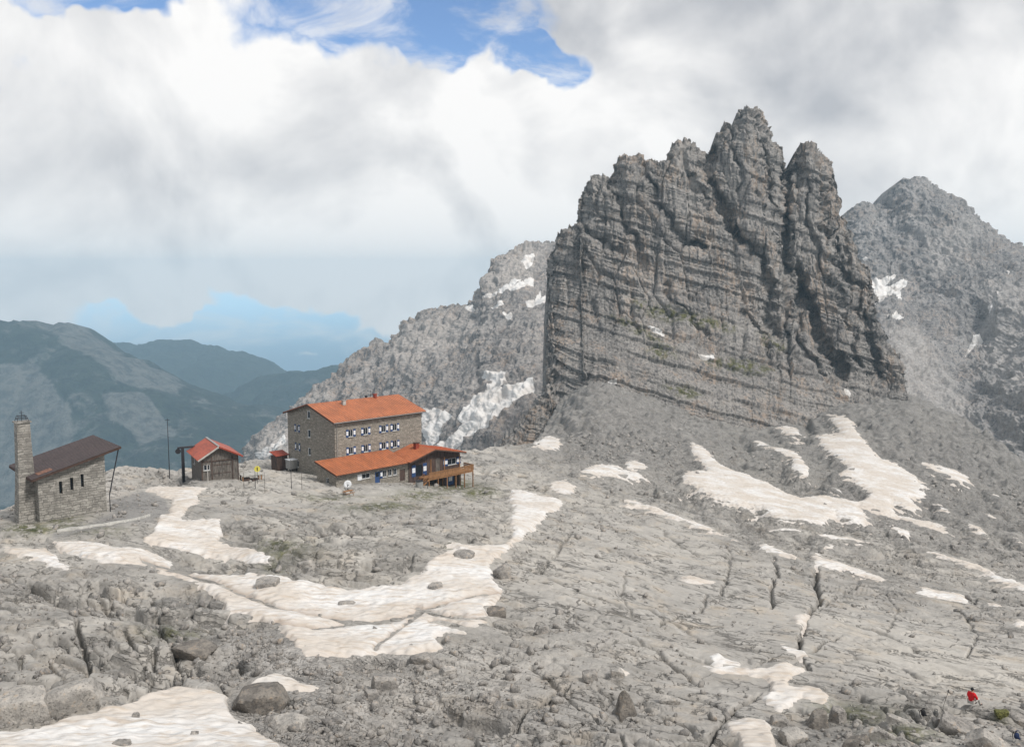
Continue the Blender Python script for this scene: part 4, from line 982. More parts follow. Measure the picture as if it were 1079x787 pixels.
# ------------------------------------------------------------------ building helpers
def wall_sheet(mb, p0, ux, L, z0, top, th, openings, nrm):
    """wall from p0 along unit ux, length L, from z0 up to top(s), with real openings (s0,s1,z0,z1);
    nrm = outward unit normal, th = depth of the reveals"""
    p0 = Vector(p0); ux = Vector(ux); nrm = Vector(nrm)
    ss = sorted({0.0, L, *[o[0] for o in openings], *[o[1] for o in openings], *[k for k in (top[1] if isinstance(top, tuple) else [])]})
    tf = top[0] if isinstance(top, tuple) else top
    zs = sorted({z0, *[o[2] for o in openings], *[o[3] for o in openings]})
    zs.append(None)
    def P(s, z, d=0.0):
        zz = tf(s) if z is None else min(z, tf(s))
        q = p0 + ux * s - nrm * d
        return (q.x, q.y, zz)
    def isopen(sa, sb, za, zb):
        if zb is None: return False
        m = ((sa + sb) / 2, (za + zb) / 2)
        return any(o[0] < m[0] < o[1] and o[2] < m[1] < o[3] for o in openings)
    for i in range(len(ss) - 1):
        for j in range(len(zs) - 1):
            a, b, c, d = ss[i], ss[i + 1], zs[j], zs[j + 1]
            if not isopen(a, b, c, d):
                mb.quad(P(a, c), P(b, c), P(b, d), P(a, d))
                mb.quad(P(a, c, th), P(b, c, th), P(b, d, th), P(a, d, th))
    for (a, b, c, d) in openings:
        mb.quad(P(a, c), P(b, c), P(b, c, th), P(a, c, th)); mb.quad(P(a, d), P(b, d), P(b, d, th), P(a, d, th))
        mb.quad(P(a, c), P(a, d), P(a, d, th), P(a, c, th)); mb.quad(P(b, c), P(b, d), P(b, d, th), P(b, c, th))

def oriented_box(mb, c, ux, uy, uz, sx, sy, sz):
    """box centred on c, half axes along ux, uy, uz"""
    c = Vector(c); ux, uy, uz = Vector(ux) * sx / 2, Vector(uy) * sy / 2, Vector(uz) * sz / 2
    mb.prism([c - ux - uy - uz, c + ux - uy - uz, c + ux + uy - uz, c - ux + uy - uz], uz * 2)

def window(parent, c, ux, nrm, w, h, shutters=True, frame=M['white'], mullion=True, sill=True, slim=0.07):
    """window at the wall face, c = centre on the face"""
    c = Vector(c); ux = Vector(ux); nrm = Vector(nrm); Z = Vector((0, 0, 1))
    f = MB(); ci = c - nrm * 0.10
    for s in (-1, 1):
        oriented_box(f, ci + ux * s * (w / 2 - slim / 2), ux, nrm, Z, slim, 0.08, h)
    for s in (-1, 1):
        oriented_box(f, ci + Z * s * (h / 2 - slim / 2), ux, nrm, Z, w - 2 * slim - 0.004, 0.08, slim)
    if mullion: oriented_box(f, ci, ux, nrm, Z, 0.035, 0.06, h - 2 * slim - 0.004)
    fo = f.build('window', frame, parent)
    g = MB(); oriented_box(g, ci - nrm * 0.03, ux, nrm, Z, w - 0.02, 0.012, h - 0.02); g.build('pane', M['glass'], fo)
    if sill:
        s_ = MB(); oriented_box(s_, c + nrm * 0.05 - Z * (h / 2 + 0.05), ux, nrm, Z, w + 0.2, 0.26, 0.08); s_.build('sill', M['concrete'], fo)
    if shutters:
        for s in (-1, 1):
            sw = w * 0.52
            a = ux * s; sc_ = c + a * (w / 2 + sw / 2 + 0.03) + nrm * 0.06
            m = MB(); oriented_box(m, sc_, ux, nrm, Z, sw, 0.05, h + 0.1)
            sh = m.build('shutter', M['blue'], parent)
            m = MB(); q = sc_ + nrm * 0.035
            # white field: one wide lozenge-like panel, blue corners
            hw, hh = sw / 2 - 0.02, h / 2 + 0.02
            m.prism([q + ux * hw * k[0] + Z * hh * k[1] for k in ((-0.9, -0.42), (0.9 * 0.9, -0.42 - 0.10), (0.9, 0.55), (-0.9, 0.62))], nrm * 0.012)
            m.build('white_panel', M['white'], sh)
    return fo

# ------------------------------------------------------------------ the mountain hut, local x = long side, local y = depth
K = at(352.5, 443.5, 169.0); PHI = math.atan2(0.70, 0.7145)
HX, HY, HN = Vector((1, 0, 0)), Vector((0, 1, 0)), Vector((0, -1, 0))
hut = empty('mountain_hut', (K.x, K.y, -39.0), PHI, 'large stone mountain hut with orange sheet roof, blue shutters and a low front wing', 'mountain hut')
H0 = -39.0
def hz(z): return z - H0
L, W = 22.0, 18.4; EZ, RZ = hz(-26.9), hz(-24.35)
gtop = (lambda s: EZ + (RZ - EZ) * (1 - abs(s - W / 2) / (W / 2)), [W / 2])
up = [(3.75, hz(-29.65)), (7.4, hz(-29.65)), (11.9, hz(-29.7)), (14.8, hz(-29.7)), (3.75, hz(-33.25)), (7.4, hz(-33.25)), (11.9, hz(-33.3)), (14.8, hz(-33.3))]
gab_sh = [(14.4, hz(-29.9)), (14.4, hz(-33.9))]
gab_pl = [(9.8, hz(-26.55), 1.1, 1.6), (9.8, hz(-30.5), 1.1, 1.7), (9.8, hz(-34.3), 1.0, 1.6), (14.6, hz(-37.6), 0.8, 1.5)]
mb = MB()
wall_sheet(mb, (0, 0, 0), HX, L, -6, lambda s: EZ, 0.3, [(x - .55, x + .55, z - .75, z + .75) for x, z in up], HN)
wall_sheet(mb, (0, 0, 0), HY, W, -6, gtop, 0.3, [(y - .5, y + .5, z - .75, z + .75) for y, z in gab_sh] + [(y - w / 2, y + w / 2, z - h / 2, z + h / 2) for y, z, w, h in gab_pl], -HX)
wall_sheet(mb, (L, 0, 0), HY, W, -6, gtop, 0.3, [(4, 5, hz(-30.4), hz(-28.9)), (9, 10, hz(-30.4), hz(-28.9))], HX)
wall_sheet(mb, (0, W, 0), HX, L, -6, lambda s: EZ, 0.3, [(x - .55, x + .55, hz(-30.4), hz(-28.9)) for x in (4, 8, 12, 16)], HY)
mb.build('wall', M['hut_stone'], hut)
for x, z in up: window(hut, (x, 0, z), HX, HN, 1.1, 1.5)
for y, z in gab_sh: window(hut, (0, y, z), HY, -HX, 1.0, 1.5)
for y, z, w, h in gab_pl: window(hut, (0, y, z), HY, -HX, w, h, False, mullion=False, slim=0.13)
for x in (4, 8, 12, 16): window(hut, (x, W, hz(-29.65)), HX, HY, 1.1, 1.5, False)
for y in (4.5, 9.5): window(hut, (L, y, hz(-29.65)), HY, HX, 1.0, 1.5, False)
# shutters folded open on the end wall, seen edge-on
m = MB()
for y in (1.6, 2.6): oriented_box(m, (L + 0.25, y, hz(-29.65)), Vector((0.7, -0.7, 0)), Vector((0.7, 0.7, 0)), Vector((0, 0, 1)), 0.6, 0.05, 1.5)
m.build('shutter', M['blue'], hut)

def roof_plane(mb, a, b, c, d, th=0.12):
    """four corners counter clockwise from above"""
    n = (Vector(b) - Vector(a)).cross(Vector(d) - Vector(a)).normalized()
    mb.prism([Vector(p) for p in (a, b, c, d)], n * th)
def seams(mb, a, b, c, d, step, h=0.05, w=0.045, lift=0.12):
    """standing seams running from edge ab (eave) to dc (ridge)"""
    a, b, c, d = map(Vector, (a, b, c, d)); n = (b - a).cross(d - a).normalized()
    k = max(2, int((b - a).length / step))
    for i in range(k + 1):
        t = i / k; p = a.lerp(b, t) + n * (lift + 0.002); q = d.lerp(c, t) + n * (lift + 0.002)
        ax = (q - p).normalized(); s = ax.cross(n).normalized() * w / 2
        mb.prism([p - s, p + s, q + s, q - s], n * h)
oh, ov = 0.7, 0.7
drop = (RZ - EZ) / (W / 2) * oh
a, b = (-ov, -oh, EZ - drop + 0.05), (L + ov, -oh, EZ - drop + 0.05); c, d = (L + ov, W / 2, RZ + 0.05), (-ov, W / 2, RZ + 0.05)
a2, b2 = (L + ov, W + oh, EZ - drop + 0.05), (-ov, W + oh, EZ - drop + 0.05)
mb = MB(); roof_plane(mb, a, b, c, d); roof_plane(mb, a2, b2, d, c)
rf = mb.build('roof', M['roof_orange'], hut)
mb = MB(); seams(mb, a, b, c, d, 0.62); seams(mb, a2, b2, d, c, 0.62); mb.build('roof_seam', M['seam'], rf)
mb = MB()
oriented_box(mb, ((a[0] + b[0]) / 2, -oh - 0.06, EZ - drop - 0.06), HX, HY, (0, 0, 1), L + 2 * ov, 0.12, 0.22)
for (p, q) in ((a, d), (d, b2), (b, c), (c, a2)):
    p = Vector(p); q = Vector(q); sx = -0.03 if p.x < 0 else 0.03
    ax = (q - p).normalized(); oriented_box(mb, (p + q) / 2 + Vector((sx, 0, -0.10)), ax, HX, ax.cross(HX), (q - p).length, 0.06, 0.24)
mb.build('fascia', M['fascia'], rf)
mb = MB(); mb.bar((-ov, -oh - 0.16, EZ - drop), (L + ov, -oh - 0.16, EZ - drop), 0.08); mb.build('gutter', M['grey_metal'], rf)
for i in range(15):
    m = MB(); oriented_box(m, (0.4 + i * 1.52, -0.35, EZ - 0.12), HX, HY, (0, 0, 1), 0.14, 0.62, 0.16); m.build('rafter_end', M['fascia'], rf)
def chimney(x, y, z, w, h, mat, cap, name='chimney'):
    m = MB(); m.box(x - w / 2, x + w / 2, y - w / 2, y + w / 2, z - 0.8, z + h); o = m.build(name, mat, rf)
    m = MB(); m.box(x - w * .65, x + w * .65, y - w * .65, y + w * .65, z + h + 0.002, z + h + 0.12); m.build('chimney_cap', cap, o)
chimney(6.8, W / 2 - 2.2, RZ - 0.4, 0.7, 0.9, M['concrete'], M['grey_metal'])
chimney(8.0, W / 2 - 0.6, RZ - 0.1, 0.5, 0.7, M['hut_stone'], M['grey_metal'])
chimney(16.0, W / 2 - 0.5, RZ, 0.6, 0.8, M['rust'], M['rust'])
chimney(14.3, W / 2 + 0.4, RZ - 0.1, 0.4, 0.6, M['steel'], M['steel'])
m = MB()
m.bar((15.2, W / 2, RZ + 0.1), (15.2, W / 2, RZ + 1.7), 0.035); m.bar((14.9, W / 2, RZ + 1.4), (15.5, W / 2, RZ + 1.4), 0.025); m.build('antenna', M['steel'], rf)
m = MB(); m.bar((0.4, -0.12, EZ), (0.4, -0.12, 4.0), 0.06); m.build('downpipe', M['grey_metal'], hut)

# ---- low front annexe: mono-pitch from the wall, local x -4.7..13, y 0..-7.1
TZ, FZ = hz(-34.35), hz(-35.95)
A0, A1 = -4.3, 13.2; yF = -6.9
zf = lambda y: TZ + (FZ - TZ) * (-y / 7.5)
mb = MB()
op = [(1.6, 3.5, hz(-37.7), hz(-36.7)), (4.7, 5.9, hz(-39.2), hz(-36.75)), (6.6, 7.5, hz(-38.1), hz(-36.7)), (7.9, 8.8, hz(-38.1), hz(-36.7)), (9.2, 10.1, hz(-38.1), hz(-36.7)), (10.8, 12.2, hz(-39.6), hz(-37.2))]
wall_sheet(mb, (A0, yF, 0), HX, A1 - A0, -6, lambda s: zf(yF) - 0.02, 0.25, [(s0 - A0, s1 - A0, z0, z1) for s0, s1, z0, z1 in op], HN)
wall_sheet(mb, (A0, yF, 0), HY, -yF, -6, lambda s: zf(yF + s) - 0.02, 0.25, [(2.6, 3.7, hz(-38.2), hz(-37.0))], -HX)
wall_sheet(mb, (A0, 0.0, 0), HX, -A0 - 0.01, -6, lambda s: TZ, 0.25, [], HY)
mb.build('annexe_wall', M['hut_stone'], hut)
window(hut, (A0, yF + 3.15, hz(-37.6)), HY, -HX, 1.1, 1.2, False)
window(hut, (2.55, yF, hz(-37.2)), HX, HN, 1.9, 1.0, False)
m = MB(); oriented_box(m, (1.0, yF - 0.06, hz(-37.2)), HX, HY, (0, 0, 1), 1.0, 0.05, 1.2); sh = m.build('shutter', M['white'], hut)
for x in (7.05, 8.35, 9.65): window(hut, (x, yF, hz(-37.4)), HX, HN, 0.9, 1.4, False)
m = MB(); oriented_box(m, (5.3, yF + 0.12, hz(-37.98)), HX, HY, (0, 0, 1), 1.2, 0.06, 2.44); dr = m.build('door', M['blue'], hut)
m = MB(); oriented_box(m, (5.3, yF + 0.08, hz(-37.4)), HX, HY, (0, 0, 1), 0.7, 0.02, 0.8); m.build('pane', M['glass'], dr)
m = MB(); m.bar((5.75, yF + 0.02, hz(-38.0)), (5.75, yF + 0.02, hz(-37.8)), 0.03); m.build('handle', M['grey_metal'], dr)
m = MB(); oriented_box(m, (6.2, yF - 0.06, hz(-37.5)), HX, HY, (0, 0, 1), 0.55, 0.05, 1.5); sh = m.build('shutter', M['blue'], hut)
m = MB(); oriented_box(m, (6.2, yF - 0.095, hz(-37.4)), HX, HY, (0, 0, 1), 0.45, 0.015, 0.8); m.build('white_panel', M['white'], sh)
m = MB(); oriented_box(m, (11.5, yF + 0.12, hz(-38.4)), HX, HY, (0, 0, 1), 1.4, 0.06, 2.4); m.build('door', M['wood_dark'], hut)

# cross-gabled wing: local x 12.6..27.6, ridge at x 19.2 (runs back to the wall)
X0, XR, X1 = 12.9, 19.1, 27.0; WR = hz(-34.05); WEl, WEr = hz(-35.75), hz(-35.65); yW = -6.9
wt = (lambda s: (WEl + (WR - WEl) * s / (XR - X0)) if s < XR - X0 else WR + (WEr - WR) * (s - (XR - X0)) / (X1 - XR), [XR - X0])
wt2 = (lambda s: wt[0](s) - 0.03, wt[1])
mb = MB()
opw = [(15.0, 16.6, hz(-39.3), hz(-36.9)), (20.3, 21.5, hz(-39.3), hz(-36.2)), (23.6, 26.0, hz(-38.2), hz(-36.8)), (23.0, 25.4, hz(-42.6), hz(-40.5)), (18.0, 20.4, hz(-42.6), hz(-40.6))]
wall_sheet(mb, (X0, yW, 0), HX, X1 - X0, -6, wt2, 0.25, [(s0 - X0, s1 - X0, z0, z1) for s0, s1, z0, z1 in opw], HN)
wall_sheet(mb, (X1, yW, 0), HY, 6.9, -6, lambda s: WEr - 0.03, 0.25, [(2.4, 3.8, hz(-38.1), hz(-36.8))], HX)
wall_sheet(mb, (X0, yW, 0), HY, 6.9, -6, lambda s: WEl - 0.03, 0.25, [], -HX)
wall_sheet(mb, (L, 0, 0), HX, X1 - L, -6, lambda s: WR + (WEr - WR) * (L - XR + s) / (X1 - XR) - 0.03, 0.25, [], HY)
mb.build('wing_wall', M['wood_dark'], hut)
m = MB(); oriented_box(m, (15.8, yW + 0.12, hz(-38.1)), HX, HY, (0, 0, 1), 1.6, 0.06, 2.4); m.build('door', M['glass'], hut)
for x, wd in ((14.35, 1.0), (17.3, 1.0)):
    m = MB(); oriented_box(m, (x, yW - 0.06, hz(-38.0)), HX, HY, (0, 0, 1), wd, 0.06, 2.5); sh = m.build('shutter', M['blue'], hut)
    m = MB(); oriented_box(m, (x, yW - 0.10, hz(-37.9)), HX, HY, (0, 0, 1), wd * 0.8, 0.015, 1.0); m.build('white_panel', M['white'], sh)
m = MB(); oriented_box(m, (20.9, yW + 0.10, hz(-37.75)), HX, HY, (0, 0, 1), 1.2, 0.06, 3.1); m.build('door', M['wood_grey'], hut)
window(hut, (24.8, yW, hz(-37.5)), HX, HN, 2.4, 1.4, True)
window(hut, (X1, yW + 3.1, hz(-37.45)), HY, HX, 1.4, 1.3, False)
m = MB(); oriented_box(m, (24.2, yW + 0.12, hz(-41.55)), HX, HY, (0, 0, 1), 2.4, 0.06, 2.1); g = m.build('door', M['blue'], hut)
m = MB(); oriented_box(m, (24.4, yW + 0.08, hz(-41.3)), HX, HY, (0, 0, 1), 1.0, 0.015, 0.9); m.build('white_panel', M['white'], g)
m = MB(); oriented_box(m, (19.2, yW + 0.12, hz(-41.6)), HX, HY, (0, 0, 1), 2.4, 0.06, 2.0); m.build('door', M['steel'], hut)
# wing pillar boards in blue either side of the window
m = MB()
for x in (18.9, 22.6, 26.9): m.box(x - 0.12, x + 0.12, yW - 0.12, yW - 0.002, hz(-39.5), hz(-36.2))
m.build('corner_board', M['wood'], hut)
# roofs of annexe and wing as one orange roof with a valley
ye = -7.7
zl = lambda y: TZ + (FZ - TZ) * (-y / 7.5) + 0.05
mb = MB(); sm = MB()
P0, P1, P2, P3 = (A0 - 0.5, ye, zl(ye)), (X0 - 0.1, ye, zl(ye)), (X0 - 0.1, -0.03, zl(0)), (A0 - 0.5, -0.03, zl(0))
roof_plane(mb, P0, P1, P2, P3); seams(sm, P0, P1, P2, P3, 0.60)
kL = (WR - WEl) / (XR - X0); kR = (WEr - WR) / (X1 - XR)
yo = -8.3
Lw = [(X0 - 0.5, yo, WEl - 0.5 * kL + 0.06), (XR, yo, WR + 0.06), (XR, -0.03, WR + 0.06), (X0 - 0.5, -0.03, WEl - 0.5 * kL + 0.06)]
Rw = [(XR, yo, WR + 0.06), (X1 + 0.7, yo, WEr + 0.7 * kR + 0.06), (X1 + 0.7, -0.03, WEr + 0.7 * kR + 0.06), (XR, -0.03, WR + 0.06)]
roof_plane(mb, *Lw, th=0.13); roof_plane(mb, *Rw, th=0.13)
for q in (Lw, Rw):
    A_, B_, C_, D_ = q; seams(sm, A_, D_, C_, B_, 0.6, h=-0.05, lift=-0.13) if False else None
    a_, b_, c_, d_ = map(Vector, q); n_ = (b_ - a_).cross(d_ - a_).normalized()
    for i in range(14):
        t = i / 13; p = a_.lerp(d_, t) + n_ * 0.132; r = b_.lerp(c_, t) + n_ * 0.132
        s_ = (r - p).normalized().cross(n_) * 0.022; sm.prism([p - s_, p + s_, r + s_, r - s_], n_ * 0.05)
rw = mb.build('wing_roof', M['roof_orange'], hut); sm.build('roof_seam', M['seam'], rw)
mb = MB()
oriented_box(mb, ((P0[0] + P1[0]) / 2, ye - 0.05, zl(ye) - 0.07), HX, HY, (0, 0, 1), P1[0] - P0[0], 0.09, 0.2)
for q in (Lw[:2], Rw[:2]):
    p, r = Vector(q[0]), Vector(q[1]); ax = (r - p).normalized(); oriented_box(mb, (p + r) / 2 + Vector((0, -0.05, -0.09)), ax, HY, ax.cross(HY), (r - p).length, 0.08, 0.24)
p, r = Vector(P0), Vector(P3); ax = (r - p).normalized(); oriented_box(mb, (p + r) / 2 + Vector((-0.04, 0, -0.07)), ax, HX, ax.cross(HX), (r - p).length, 0.07, 0.2)
mb.build('fascia', M['fascia'], rw)
m = MB(); m.box(17.4, 18.3, -3.9, -3.0, WR - 1.2, WR + 1.0); o = m.build('chimney', M['rust'], rw)
m = MB(); m.box(17.3, 18.4, -4.0, -2.9, WR + 1.002, WR + 1.12); m.build('chimney_cap', M['fascia'], o)

# balcony on posts, with board railing and stairs
bz = hz(-39.45); bx0, bx1, by0 = 15.6, 27.9, -10.4
m = MB(); m.box(bx0, bx1, by0, yW - 0.15, bz - 0.22, bz); bal = m.build('balcony', M['wood'], hut)
m = MB()
for i, zz in enumerate((0.12, 0.42, 0.72, 1.02)):
    m.box(bx0, bx1, by0 - 0.05, by0 - 0.01, bz + zz, bz + zz + 0.24)
    m.box(bx1 + 0.01, bx1 + 0.05, by0, yW - 0.2, bz + zz, bz + zz + 0.24)
m.box(bx0 - 0.05, bx1 + 0.1, by0 - 0.12, by0 + 0.08, bz + 1.29, bz + 1.36)
m.box(bx1 - 0.06, bx1 + 0.12, by0 + 0.082, yW - 0.2, bz + 1.29, bz + 1.36)
m.build('railing', M['wood'], bal)
for i in range(6):
    x = bx0 + 0.1 + i * (bx1 - bx0 - 0.2) / 5
    m = MB(); m.box(x - 0.09, x + 0.09, by0 + 0.02, by0 + 0.2, -6.5, bz - 0.222); m.build('post', M['wood'], bal)
for i in range(3):
    x = bx0 + 1.2 + i * 5; m = MB(); m.box(x - 0.08, x + 0.08, yW - 0.5, yW - 0.34, -6.5, bz - 0.222); m.build('post', M['wood'], bal)
m = MB()
sx0 = bx0 - 0.02; n_st = 12
for k in range(n_st):
    m.box(sx0 - 0.32 * (k + 1), sx0 - 0.32 * k - 0.01, by0 + 0.1, by0 + 1.5, bz - 0.2 * (k + 1), bz - 0.2 * (k + 1) + 0.06)
for yy in (by0 + 0.04, by0 + 1.53):
    p = Vector((sx0, yy, bz - 0.16)); q = Vector((sx0 - 0.32 * n_st, yy, bz - 0.2 * n_st - 0.16)); ax = (q - p).normalized()
    oriented_box(m, (p + q) / 2, ax, HY, ax.cross(HY), (q - p).length, 0.06, 0.28)
st = m.build('stairs', M['wood'], hut)
m = MB()
for yy in (by0 + 0.04, by0 + 1.53):
    for k in (0, 3, 6, 9, 12):
        x = sx0 - 0.32 * k; z = bz - 0.2 * k; m.box(x - 0.05, x + 0.05, yy - 0.035, yy + 0.035, z - 0.3, z + 1.0)
    for dz in (0.55, 0.98):
        m.bar((sx0, yy, bz + dz), (sx0 - 0.32 * 12, yy, bz - 2.4 + dz), 0.045, n=4)
m.build('handrail', M['wood'], st)

def world(o, p):   # local to world of an empty
    c, s = math.cos(o.rotation_euler.z), math.sin(o.rotation_euler.z)
    return Vector((o.location.x + p[0] * c - p[1] * s, o.location.y + p[0] * s + p[1] * c, o.location.z + p[2]))

# things round the hut
q = world(hut, (-0.9, 15.6, 0)); gq = hz(-38.9)
bx = empty('storage_tank', (q.x, q.y, -38.9), PHI, 'pale grey box tank at the left back corner of the mountain hut', 'tank')
m = MB(); m.box(-0.9, 0.9, -1.0, 1.0, 0.3, 2.2); o = m.build('tank_body', M['grey_metal'], bx, bevel=0.06)
m = MB()
for x in (-0.7, 0.7):
    for y in (-0.8, 0.8): m.box(x - 0.08, x + 0.08, y - 0.08, y + 0.08, -1.0, 0.299)
m.build('support', M['steel'], bx)
m = MB(); m.box(-1.0, 1.0, -1.1, 1.1, 2.202, 2.28); m.build('lid', M['white'], bx)

def dish(px, py, Y):
    p = at(px, py, Y); g = gz(p.x, p.y)
    r = empty('satellite_dish', (p.x, p.y, g), 0.5, 'white round dish on a short stand in front of the low hut wing', 'satellite dish')
    h = max(0.8, p.z - g)
    m = MB(); m.bar((0, 0, -0.4), (0, 0, h), 0.06); m.bar((0, 0, 0.1), (0.5, 0.2, 0), 0.04); m.bar((0, 0, 0.1), (-0.4, 0.4, 0), 0.04); m.build('stand', M['steel'], r)
    n = 18; Vv = []; Fv = []
    for k, (rr, dd) in enumerate([(0, 0.28), (0.3, 0.22), (0.6, 0.08), (0.75, 0.0), (0.75, -0.04), (0.3, 0.18), (0, 0.24)]):
        for i in range(n):
            an = 2 * math.pi * i / n; Vv.append((rr * math.cos(an), dd - 0.15, h + rr * math.sin(an)))
    for k in range(6):
        for i in range(n): Fv.append((k * n + i, k * n + (i + 1) % n, (k + 1) * n + (i + 1) % n, (k + 1) * n + i))
    o = mesh_np('dish', np.array(Vv), np.array(Fv), M['white'], True, None, r)
    m = MB(); m.bar((0, 0, h - 0.6), (0, -0.7, h), 0.03); m.box(-0.07, 0.07, -0.8, -0.66, h - 0.07, h + 0.07); m.build('receiver', M['steel'], r)
dish(366, 510, 155)
# picnic bench in front
p = at(367, 518, 150); r = empty('picnic_bench', (p.x, p.y, gz(p.x, p.y)), PHI, 'small orange wooden bench table below the white dish', 'bench')
m = MB(); m.box(-0.9, 0.9, -0.4, 0.4, 0.72, 0.78); m.build('table_top', M['wood'], r)
for s in (-1, 1):
    m = MB(); m.box(-0.9, 0.9, s * 0.7 - 0.13, s * 0.7 + 0.13, 0.42, 0.47); m.build('seat', M['wood'], r)
    m = MB(); m.bar((s * 0.7, -0.75, -0.2), (s * 0.7, 0.0, 0.71), 0.045); m.bar((s * 0.7, 0.75, -0.2), (s * 0.7, 0.0, 0.71), 0.045); m.bar((s * 0.7, -0.7, 0.38), (s * 0.7, 0.7, 0.38), 0.04); m.build('leg', M['wood'], r)
# grey tank with pipes under the stairs
p = at(442, 524, 168); r = empty('water_cistern', (p.x, p.y, gz(p.x, p.y)), PHI, 'round grey cistern with a pipe at the foot of the hut stairs', 'cistern')
m = MB(); m.bar((0, 0, -0.5), (0, 0, 1.3), 0.75, n=18); m.build('cistern_body', M['grey_metal'], r, bevel=0.05)
m = MB(); m.bar((0, 0, 1.302), (0, 0, 1.42), 0.8, n=18); m.build('lid', M['steel'], r)
m = MB(); m.bar((0.6, -0.3, 1.1), (1.4, -0.9, 1.1), 0.06); m.bar((1.4, -0.9, 1.14), (1.4, -0.9, -0.3), 0.06); m.build('pipe', M['steel'], r)

# ------------------------------------------------------------------ chapel
CK = at(42, 547, 112.0); CPHI = math.atan2(5.7, 6.3)
ch = empty('chapel', CK, CPHI, 'small stone chapel with a brown lean-to roof, three slit windows and an attached bell tower', 'chapel')
CL, CW = 8.5, 11.0
ctop = lambda s: 5.7 + 0.268 * s
mb = MB()
slits = [(2.55, 2.95, 3.0, 4.75), (3.95, 4.35, 3.25, 5.05), (5.3, 5.7, 3.5, 5.35)]
wall_sheet(mb, (0, 0, 0), HX, CL, -3, ctop, 0.75, slits, HN)
wall_sheet(mb, (0, 0, 0), HY, CW, -3, lambda s: 5.7, 0.3, [(7.2, 8.6, -3, 2.2)], -HX)
wall_sheet(mb, (CL, 0, 0), HY, CW, -3, lambda s: ctop(CL), 0.3, [(3, 5, 0.2, 2.6)], HX)
wall_sheet(mb, (0, CW, 0), HX, CL, -3, ctop, 0.3, [], HY)
mb.build('wall', M['chapel_stone'], ch)
for (s0, s1, z0, z1) in slits:
    m = MB(); m.box(s0, s1, 0.55, 0.58, z0, z1); m.build('window', M['glass'], ch)
m = MB(); m.box(0.12, 0.2, 7.25, 8.55, -0.5, 2.18); d_ = m.build('door', M['wood_dark'], ch)
m = MB(); m.box(0.06, 0.118, 7.4, 7.46, 0.9, 1.1); m.build('handle', M['steel'], d_)
m = MB(); m.box(CL - 0.2, CL - 0.12, 3.05, 4.95, 0.2, 2.58); m.build('door', M['wood_dark'], ch)
# lean-to roof
ra, rb, rc_, rd_ = (-0.9, -0.75, ctop(-0.9) + 0.08), (CL + 2.0, -0.75, ctop(CL + 2.0) + 0.08), (CL + 2.0, CW + 0.5, ctop(CL + 2.0) + 0.08), (-0.9, CW + 0.5, ctop(-0.9) + 0.08)
mb = MB(); roof_plane(mb, ra, rb, rc_, rd_, 0.10); rfc = mb.build('roof', M['roof_brown'], ch)
mb = MB()
a_, b_, c_, d_ = map(Vector, (ra, rb, rc_, rd_)); n_ = (b_ - a_).cross(d_ - a_).normalized()
for i in range(17):
    t = i / 16; p = a_.lerp(d_, t) + n_ * 0.102; r_ = b_.lerp(c_, t) + n_ * 0.102; s_ = (r_ - p).normalized().cross(n_) * 0.05
    mb.prism([p - s_, p + s_, r_ + s_, r_ - s_], n_ * 0.07)
mb.build('roof_seam', M['seam_brown'], rfc)
mb = MB()
for p, q in ((a_, b_), (d_, c_)):
    ax = (q - p).normalized(); oriented_box(mb, (p + q) / 2 + Vector((0, -0.04 if p is a_ else 0.04, -0.10)), ax, HY, ax.cross(HY), (q - p).length, 0.07, 0.26)
for p, q in ((b_, c_), (a_, d_)):
    oriented_box(mb, (p + q) / 2 + Vector((0.04 if p is b_ else -0.04, 0, -0.10)), HY, HX, (0, 0, 1), (q - p).length, 0.07, 0.24)
mb.build('fascia', M['fascia'], rfc)
m = MB(); p = a_.lerp(b_, 0.17).lerp(d_.lerp(c_, 0.17), 0.05) + n_ * 0.18; ax = (b_ - a_).normalized()
oriented_box(m, p + Vector((0, 0.9, 0)), ax, HY, n_, 1.9, 1.5, 0.05); m.build('rust_patch', plain('rusted_sheet', (0.22, 0.11, 0.075), 0.7, 0.35, 4), rfc)
for yy in (-0.3, CW - 1):
    m = MB(); m.bar((CL + 1.85, yy, ctop(CL + 1.9) - 0.05), (CL + 0.35, yy, 2.0), 0.09); m.bar((CL + 0.35, yy, 2.0), (CL + 0.35, yy, -1.5), 0.07); m.build('strut', M['steel'], ch)
# tower: battered square shaft, open near the top, slab cap, iron cage with cross
bm = MB(); tx, ty = -0.85, 2.9
prof = [(-3.0, 1.42), (0.0, 1.30), (4.5, 1.02), (7.0, 0.92), (10.6, 0.83), (12.9, 0.80)]
rings = []
for z, h in prof:
    rings.append([bm.bm.verts.new((tx + sx * h, ty + sy * h, z)) for sx, sy in ((-1, -1), (1, -1), (1, 1), (-1, 1))])
for a_, b_ in zip(rings[:-1], rings[1:]):
    for i in range(4): bm.bm.faces.new((a_[i], a_[(i + 1) % 4], b_[(i + 1) % 4], b_[i]))
bm.bm.faces.new(rings[-1]); bm.bm.faces.new(rings[0][::-1])
tw = bm.build('bell_tower', M['chapel_stone'], ch)
bl = tw.modifiers.new('opening', 'BOOLEAN')
cut = MB(); cut.box(tx - 0.28, tx + 0.28, ty - 2, ty + 2, 10.5, 11.7); cut.box(tx - 2, tx + 2, ty - 0.3, ty + 0.3, 10.502, 11.698)
